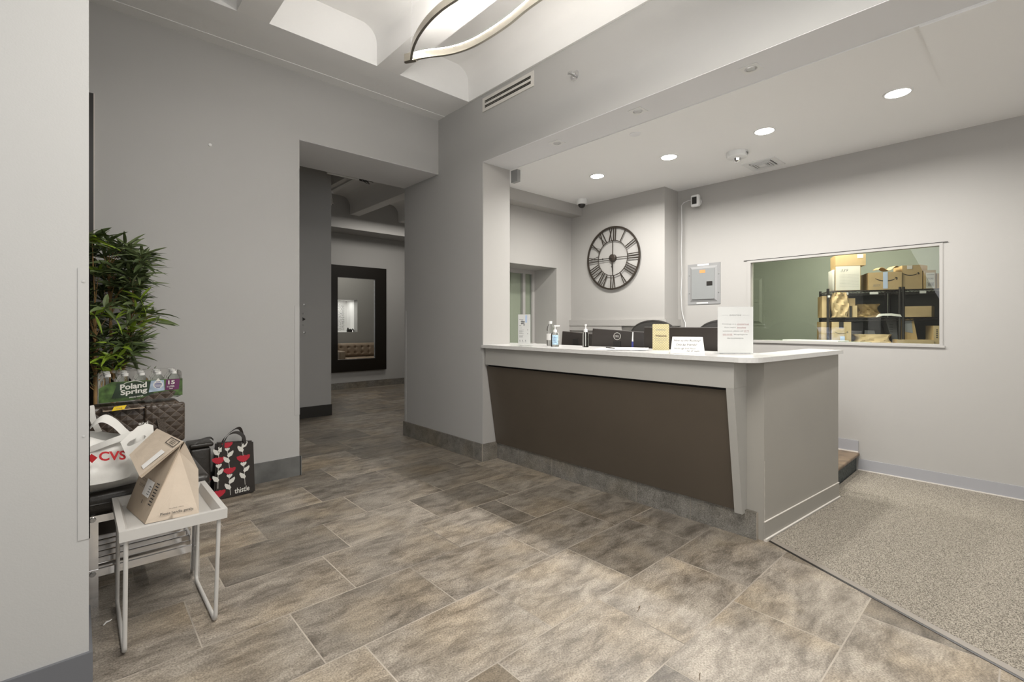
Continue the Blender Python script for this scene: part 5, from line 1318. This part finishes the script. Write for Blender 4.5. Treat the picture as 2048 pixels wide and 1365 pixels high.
mb = MB(); mb.text('724', (.152, 3.1995, .811), (1, 0, .05), (0, 0, 1), width=.025, height=.008, th=.001); build('tag_number', mb, 'tan_leather', tg)
mb = MB(); mb.text('and', (.245, 3.2095, .716), (1, 0, 0), (0, 0, 1), width=.040, height=.015, th=.0015, bold=.02); mb.text('and', (.250, 3.2095, .690), (1, 0, 0), (0, 0, 1), width=.040, height=.015, th=.0015, bold=.02); build('lettering', mb, 'thread_white', t)

t = thing('water_pack', 'shrink-wrapped pack of water bottles with forest print on the quilted bag', 'bottle pack', (.26, 3.32, .84))
px0, px1, py0, py1, pz0, pz1 = .085, .442, 3.235, 3.455, .842, 1.0
# the shrink film, with rounded shoulders
mb = MB(); mb.rbox(px0, px1, py0, py1, pz0, pz1-.004, .022, seg=4); build('film', mb, 'film', t, smooth=True)
prof = [(.026, 0), (.030, .004), (.030, .085), (.027, .108), (.013, .126), (.012, .134)]
for r_ in range(3):
    for c_ in range(5):
        x = px0+.036+c_*.0712; y = py0+.036+r_*.072
        mb = MB(); mb.lathe((x, y, pz0+.004), prof, 16); bo = build('bottle', mb, 'gel', t, smooth=True)
        mb = MB(); mb.lathe((x, y, pz0+.004), [(.0145, .128), (.0145, .142), (0, .143)], 14); build('cap', mb, 'whiteplastic', bo, smooth=True)
# printed sleeve on the lower front and right side
yS = py0-.0015
mb = MB()
mb.add([(px0+.0, yS, pz0+.002), (px1, yS, pz0+.012), (px1, yS, pz0+.105), (px0+.05, yS, pz0+.108), (px0, yS, pz0+.078)], [(0, 1, 2, 3, 4)], 0)
mb.add([(px1, yS, pz0+.012), (px1+.001, py1, pz0+.01), (px1+.001, py1, pz0+.105), (px1, yS, pz0+.105)], [(0, 1, 2, 3)], 0)
mb.add([(px0+.05, yS-.0006, pz0+.022), (px0+.225, yS-.0006, pz0+.022), (px0+.225, yS-.0006, pz0+.10), (px0+.075, yS-.0006, pz0+.10)], [(0, 1, 2, 3)], 1)
mb.add([(px0+.205, yS-.0008, pz0+.04), (px0+.275, yS-.0008, pz0+.045), (px0+.272, yS-.0008, pz0+.103), (px0+.215, yS-.0008, pz0+.103)], [(0, 1, 2, 3)], 2)
mb.add([(px0+.277, yS-.001, pz0+.045), (px1-.018, yS-.001, pz0+.045), (px1-.012, yS-.001, pz0+.104), (px0+.281, yS-.001, pz0+.104)], [(0, 1, 2, 3)], 3)
mb.prism([(px0+.14, yS-.0004, pz0+.0), (px0+.23, yS-.0004, pz0+.034), (px0+.30, yS-.0004, pz0+.042), (px1-.03, yS-.0004, pz0+.036), (px1-.045, yS-.0004, pz0+.008), (px0+.30, yS-.0004, pz0+.001)], (0, -.0004, 0), 4)
sl = build('printed_sleeve', mb, ['green_print', 'deep_green', 'lake', 'purple', 'quilt'], t)
mb = MB(); yy = yS-.0012
mb.text('Poland', (px0+.085, yy, pz0+.062), (1, 0, .07), (0, 0, 1), width=.112, height=.030, bold=.03, th=.0008); mb.text('Spring', (px0+.087, yy, pz0+.028), (1, 0, .07), (0, 0, 1), width=.112, height=.034, bold=.03, th=.0008)
mb.text('SPRING WATER', (px0+.122, yy, pz0+.017), (1, 0, .07), (0, 0, 1), width=.060, height=.007, bold=.02, th=.0008)
P = [(px0+.10+.085*k/10, pz0+.094+.012*math.sin(PI*k/10)) for k in range(11)]
for k in range(10): mb.add([(P[k][0], yy, P[k][1]), (P[k+1][0], yy, P[k+1][1]), (P[k+1][0], yy, P[k+1][1]+.0025), (P[k][0], yy, P[k][1]+.0025)], [(0, 1, 2, 3)])
mb.text('15', (px0+.291, yy-.001, pz0+.076), (1, 0, 0), (0, 0, 1), width=.030, height=.022, bold=.03); mb.text('1 LITER', (px0+.286, yy-.001, pz0+.060), (1, 0, 0), (0, 0, 1), width=.034, height=.009, bold=.02)
mb.box(px0+.296, px0+.312, yy-.0012, yy-.001, pz0+.051, pz0+.054)
mb.prism([(px0+.246+.022*math.cos(a), yy, pz0+.078+.020*math.sin(a)) for a in [PI*.80+ (PI*1.4)*k/14 for k in range(15)]]+[(px0+.246, yy, pz0+.114)], (0, -.0003, 0))
build('lettering', mb, 'thread_white', sl)
mb = MB(); yy -= .0008
for z, wd in ((.092, .020), (.083, .032), (.076, .034), (.069, .030), (.062, .018)): mb.box(px0+.246-wd/2, px0+.246+wd/2, yy-.0002, yy, pz0+z, pz0+z+.0035)
build('drop_print', mb, 'blueink', sl)

# black tote with red flowers
yF = 3.905
t = thing('flowered_tote', 'black tote bag with crimson and white flower print standing on the floor', 'bag', (.85, 3.97, 0))
mb = MB(); c = [(.715, yF-.002, 0), (.985, yF+.006, 0), (.985, yF+.135, 0), (.715, yF+.13, 0), (.738, yF+.012, .408), (.975, yF+.012, .388), (.968, yF+.115, .37), (.745, yF+.115, .395)]
mb.hexa([Vector(p) for p in c]); bm = bmesh.new()
vs = [bm.verts.new(v) for v in mb.v]; [bm.faces.new([vs[i] for i in f]) for f in mb.f]; bmesh.ops.bevel(bm, geom=bm.edges[:], offset=.010, segments=2, affect='EDGES'); bm.verts.index_update()
mb = MB(); mb.add([v.co.copy() for v in bm.verts], [[v.index for v in f.verts] for f in bm.faces]); bm.free()
build('bag_body', mb, 'tote', t, smooth=True)
def band(path, w, n_, th=.002):
    mb = MB(); P = catmull(path, 6); vs = []; fs = []; n_ = Vector(n_)
    for p in P: vs += [p+n_*w/2, p-n_*w/2, p-n_*w/2+Vector((0, th, 0)), p+n_*w/2+Vector((0, th, 0))]
    for i in range(len(P)-1):
        for k in range(4): fs.append((i*4+k, i*4+(k+1) % 4, (i+1)*4+(k+1) % 4, (i+1)*4+k))
    return mb.add(vs, fs)
build('handle', band([(.775, yF+.004, .33), (.780, yF+.008, .40), (.815, yF+.02, .452), (.865, yF+.02, .462), (.905, yF+.01, .43), (.918, yF+.006, .37)], .024, (.7, 0, .7)), 'tote', t, smooth=True)
build('handle', band([(.79, yF+.12, .34), (.80, yF+.11, .41), (.86, yF+.09, .47), (.90, yF+.09, .475), (.925, yF+.11, .41), (.93, yF+.12, .34)], .022, (.7, 0, .7)), 'tote', t, smooth=True)
def face_y(x, z): return yF-.0025+.012*z/.4+.003
mw = MB(); mr = MB()
def blob(mb, pts, off=.0): mb.add([(x, face_y(x, z)-.0035-off, z) for x, z in pts], [list(range(len(pts)))])
def flower(x, z, s=1.0, full=True):
    global mr
    mr = MB(); s *= 1.5
    # crimson fan head
    P = [(x-.028*s, z+.010*s), (x-.026*s, z-.002*s), (x-.014*s, z-.014*s), (x, z-.020*s), (x+.014*s, z-.014*s), (x+.026*s, z-.002*s), (x+.028*s, z+.010*s), (x+.02*s, z+.0125*s), (x+.012*s, z+.010*s), (x+.004*s, z+.0135*s), (x-.004*s, z+.0105*s), (x-.012*s, z+.0135*s), (x-.02*s, z+.0105*s)]
    blob(mr, P); build('flower_head', mr, 'thread_red', t)
    if full:
        blob(mw, [(x-.013*s, z-.022*s), (x-.009*s, z-.019*s), (x-.004*s, z-.022*s), (x, z-.019*s), (x+.004*s, z-.022*s), (x+.009*s, z-.019*s), (x+.013*s, z-.022*s), (x+.011*s, z-.030*s), (x+.002, z-.039*s), (x-.002, z-.039*s), (x-.011*s, z-.030*s)], .0004)
def stem(x0, z0, x1, z1, leaves=True):
    blob(mw, [(x0-.0012, z0), (x0+.0012, z0), (x1+.0014, z1), (x1-.0014, z1)])
    if leaves:
        for (sx, f0, ln) in ((1, .42, .036), (-1, .72, .040)):
            bx, bz = x0+(x1-x0)*f0, z0+(z1-z0)*f0+ (-.0)
            ln *= 1.35; tx, tz_ = bx+sx*.032, bz+ln*.95; px_, pz_ = sx*.013, -.004
            blob(mw, [(bx, bz), (bx+(tx-bx)*.35+px_, bz+(tz_-bz)*.3+pz_), (bx+(tx-bx)*.8+px_*.7, bz+(tz_-bz)*.72), (tx, tz_), (bx+(tx-bx)*.45-px_, bz+(tz_-bz)*.65), (bx+(tx-bx)*.1-px_*.8, bz+(tz_-bz)*.3)], .0002)
flower(.802, .386, .82); stem(.802, .350, .815, .215)
flower(.748, .286); stem(.745, .245, .742, .085); flower(.815, .200, .95); stem(.812, .160, .820, .022)
flower(.905, .272, 1.05); stem(.907, .232, .915, .075); flower(.748, .052, 1.0, False)
stem(.749, .36, .748, .300); stem(.896, .385, .903, .288)
blob(mw, [(.744, .375), (.754, .378), (.749, .358)])
build('flower_stems', mw, 'thread_white', t)
mb = MB(); mb.text('thistle', (.846, yF-.0035, .024), (1, .03, .04), (0, 0, 1), width=.098, height=.040, th=.001, bold=.015); build('lettering', mb, 'thread_white', t)

# black cooler bag behind
t = thing('black_cooler_bag', 'glossy black insulated bag between the bench and the flowered tote', 'bag', (.64, 4.0, 0))
mb = MB(); mb.rbox(.575, .705, 3.925, 4.08, .003, .385, .02); build('bag_body', mb, 'leather', t, smooth=True)
mb = MB(); mb.rbox(.572, .72, 3.915, 4.085, .388, .42, .014); build('lid', mb, 'leather', t, smooth=True)
mb = band([(.60, 3.92, .415), (.64, 3.93, .44), (.70, 3.95, .445), (.725, 3.96, .425)], .016, (0, .3, .9)); build('handle', mb, 'leather', t, smooth=True)
mb = MB(); n = 20
for k in range(18):
    a0 = PI*.1+k*PI*1.4/18; 
    mb.add([(.665+.036*math.cos(a), 3.9235, .14+.036*math.sin(a)) for a in (a0, a0+.12)]+[(.665+.043*math.cos(a), 3.9235, .14+.043*math.sin(a)) for a in (a0+.12, a0)], [(0, 1, 2, 3)])
build('round_print', mb, 'thread_red', t)

# plant -------------------------------------------------------------------
t = thing('artificial_bamboo', 'leafy dark green bamboo plant in a pot behind the bench', 'plant', (.16, 3.80, 0))
mb = MB(); mb.lathe((.10, 3.80, 0), [(.12, 0), (.13, .02), (.165, .30), (.17, .32), (.155, .32), (.15, .29)], 28); build('pot', mb, 'pot', t, smooth=True)
mb = MB(); mb.lathe((.10, 3.80, 0), [(.149, .27), (.0, .285)], 20); build('soil', mb, 'soil', t)
random.seed(42)
canes = [((.085, 3.78), (.083, 3.78, 1.35), .0115), ((.172, 3.82), (.150, 3.80, 1.62), .0105), ((.04, 3.84), (-.02, 3.84, 1.70), .010), ((.12, 3.74), (.29, 3.78, 1.60), .006), ((.0, 3.76), (-.12, 3.78, 1.5), .009)]
for (bx, by), tip, r in canes:
    mb = MB(); n = 14; path = []; rad = []
    for k in range(n*3+1):
        u = k/(n*3); x = bx+(tip[0]-bx)*u; y = by+(tip[1]-by)*u; z = .28+(tip[2]-.28)*u
        path.append((x, y, z)); rad.append(r*(1-.4*u)*(1.18 if k % 6 == 0 else 1.0))
    mb.tube(path, rad, 8); build('cane', mb, 'cane', t, smooth=True)
def leaf(mb, base, dirv, L, w, mi):
    d = Vector(dirv).normalized(); side = d.cross(Vector((0, 0, 1)))
    if side.length < .1: side = Vector((1, 0, 0))
    side.normalize(); ang = random.uniform(-.9, .9); up = side.cross(d); side = side*math.cos(ang)+up*math.sin(ang); nrm = side.cross(d)
    prof = [(0, .12), (.12, .55), (.35, 1.0), (.62, .88), (.85, .45), (1, .0)]
    droop = random.uniform(.1, .38)*L; vs = []; fs = []
    for u, ww in prof:
        p = Vector(base)+d*L*u+Vector((0, 0, -droop*u*u)); vs += [p-side*w*ww/2+nrm*w*.16*ww, p, p+side*w*ww/2+nrm*w*.16*ww]
    for i in range(len(prof)-1):
        a_ = 3*i; fs += [(a_, a_+1, a_+4, a_+3), (a_+1, a_+2, a_+5, a_+4)]
    mb.add([(v.x, min(v.y, 4.085), v.z) for v in vs], fs, mi)
env = [(.90, .20), (1.0, .31), (1.1, .37), (1.2, .38), (1.3, .42), (1.38, .36), (1.45, .33), (1.55, .38), (1.65, .40), (1.72, .34), (1.76, .15), (1.80, .12)]
def xmax(z):
    for (a_, b_), (c_, e_) in zip(env[:-1], env[1:]):
        if a_ <= z <= c_: return b_+(e_-b_)*(z-a_)/(c_-a_)
    return .12
tw = MB(); fo_ = MB()
whorls = []
for k in range(215):
    z = random.uniform(.93, 1.76); xm = xmax(z)-.09
    x = random.uniform(-.22, xm) if random.random() < .72 else xm-random.uniform(0, .05)
    whorls.append((x, random.uniform(3.62, 3.95), z))
whorls += [(.305, 3.72, 1.60), (.30, 3.72, 1.67), (.375, 3.75, 1.26), (.35, 3.72, 1.31), (.27, 3.72, 1.13), (.22, 3.72, 1.03), (.10, 3.7, 1.74), (.30, 3.76, 1.50), (.05, 3.7, 1.70)]
for (x, y, z) in whorls:
    cz_ = max(.85, z-.12); ci = min(canes[:4], key=lambda c: abs(c[1][0]-x)+.2*abs(c[1][2]-z)); u = max(0, min(1, (cz_-.28)/(ci[1][2]-.28)))
    o_ = Vector((ci[0][0]+(ci[1][0]-ci[0][0])*u, ci[0][1]+(ci[1][1]-ci[0][1])*u, min(cz_, ci[1][2])))
    tw.tube([o_, (o_+Vector((x, y, z)))/2+Vector((0, 0, .015)), (x, y, z)], [.0028, .0022, .0015], 5)
    n = random.randint(6, 9); out = Vector((x-o_.x, y-o_.y, .10)).normalized(); mi = random.choices([0, 2, 1], [.50, .44, .06])[0]
    for q_ in range(n):
        a_ = 2*PI*q_/n+random.uniform(-.3, .3); dr = Vector((math.cos(a_), math.sin(a_)*.7, random.uniform(-.55, .85)))+out*.55
        leaf(fo_, (x, y, z), dr, random.uniform(.09, .165), random.uniform(.016, .027), mi)
for (x, y, z) in ((.175, 3.63, 1.04), (.16, 3.63, .97), (.08, 3.62, 1.30), (.17, 3.60, 1.28), (.285, 3.62, 1.40), (.10, 3.6, 1.02)):
    for dr in ((-1, 0, .9), (1, 0, 1.0), (.5, -.3, .9), (.3, 0, -.8), (-.6, -.2, .3)): leaf(fo_, (x, y, z), dr, random.uniform(.08, .13), .020, 1)
build('twigs', tw, 'cane', t); build('foliage', fo_, ['leaf', 'leaf2', 'leaf3'], t)['kind'] = 'stuff'
mb = MB()
for a_ in ((.30, .93, .33, .99), (.345, .93, .36, .985)):
    leaf(mb, (a_[0], 3.7, .93), (a_[2]-a_[0], 0, a_[3]-a_[1]), .10, .010, 0)
build('low_leaves', mb, 'leaf3', t)

# small litter on the floor
mb = MB(); mb.tube([(.083, 2.60, .003), (.093, 2.615, .006), (.104, 2.62, .004), (.112, 2.632, .003)], [.002, .004, .003, .0015], 6)
tag(build('paper_scrap', mb, 'paper', smooth=True), 'tiny white scrap on the floor under the tray table', 'litter')
for nm, lab, (x, y), s in (('dry_leaf', 'small dark dry leaf on the floor tiles in front of the desk', (1.82, 1.17), 1), ('dry_leaf', 'tiny dark leaf bit on the floor nearest the camera', (1.63, .80), .7)):
    mb = MB(); mb.add([(x, y, .004), (x+.018*s, y+.004, .007), (x+.03*s, y+.012*s, .003), (x+.012*s, y+.010*s, .002)], [(0, 1, 2, 3)]); mb.tube([(x-.02*s, y-.006, .003), (x, y, .004)], .001, 4); tag(build(nm, mb, 'wood'), lab, 'litter')
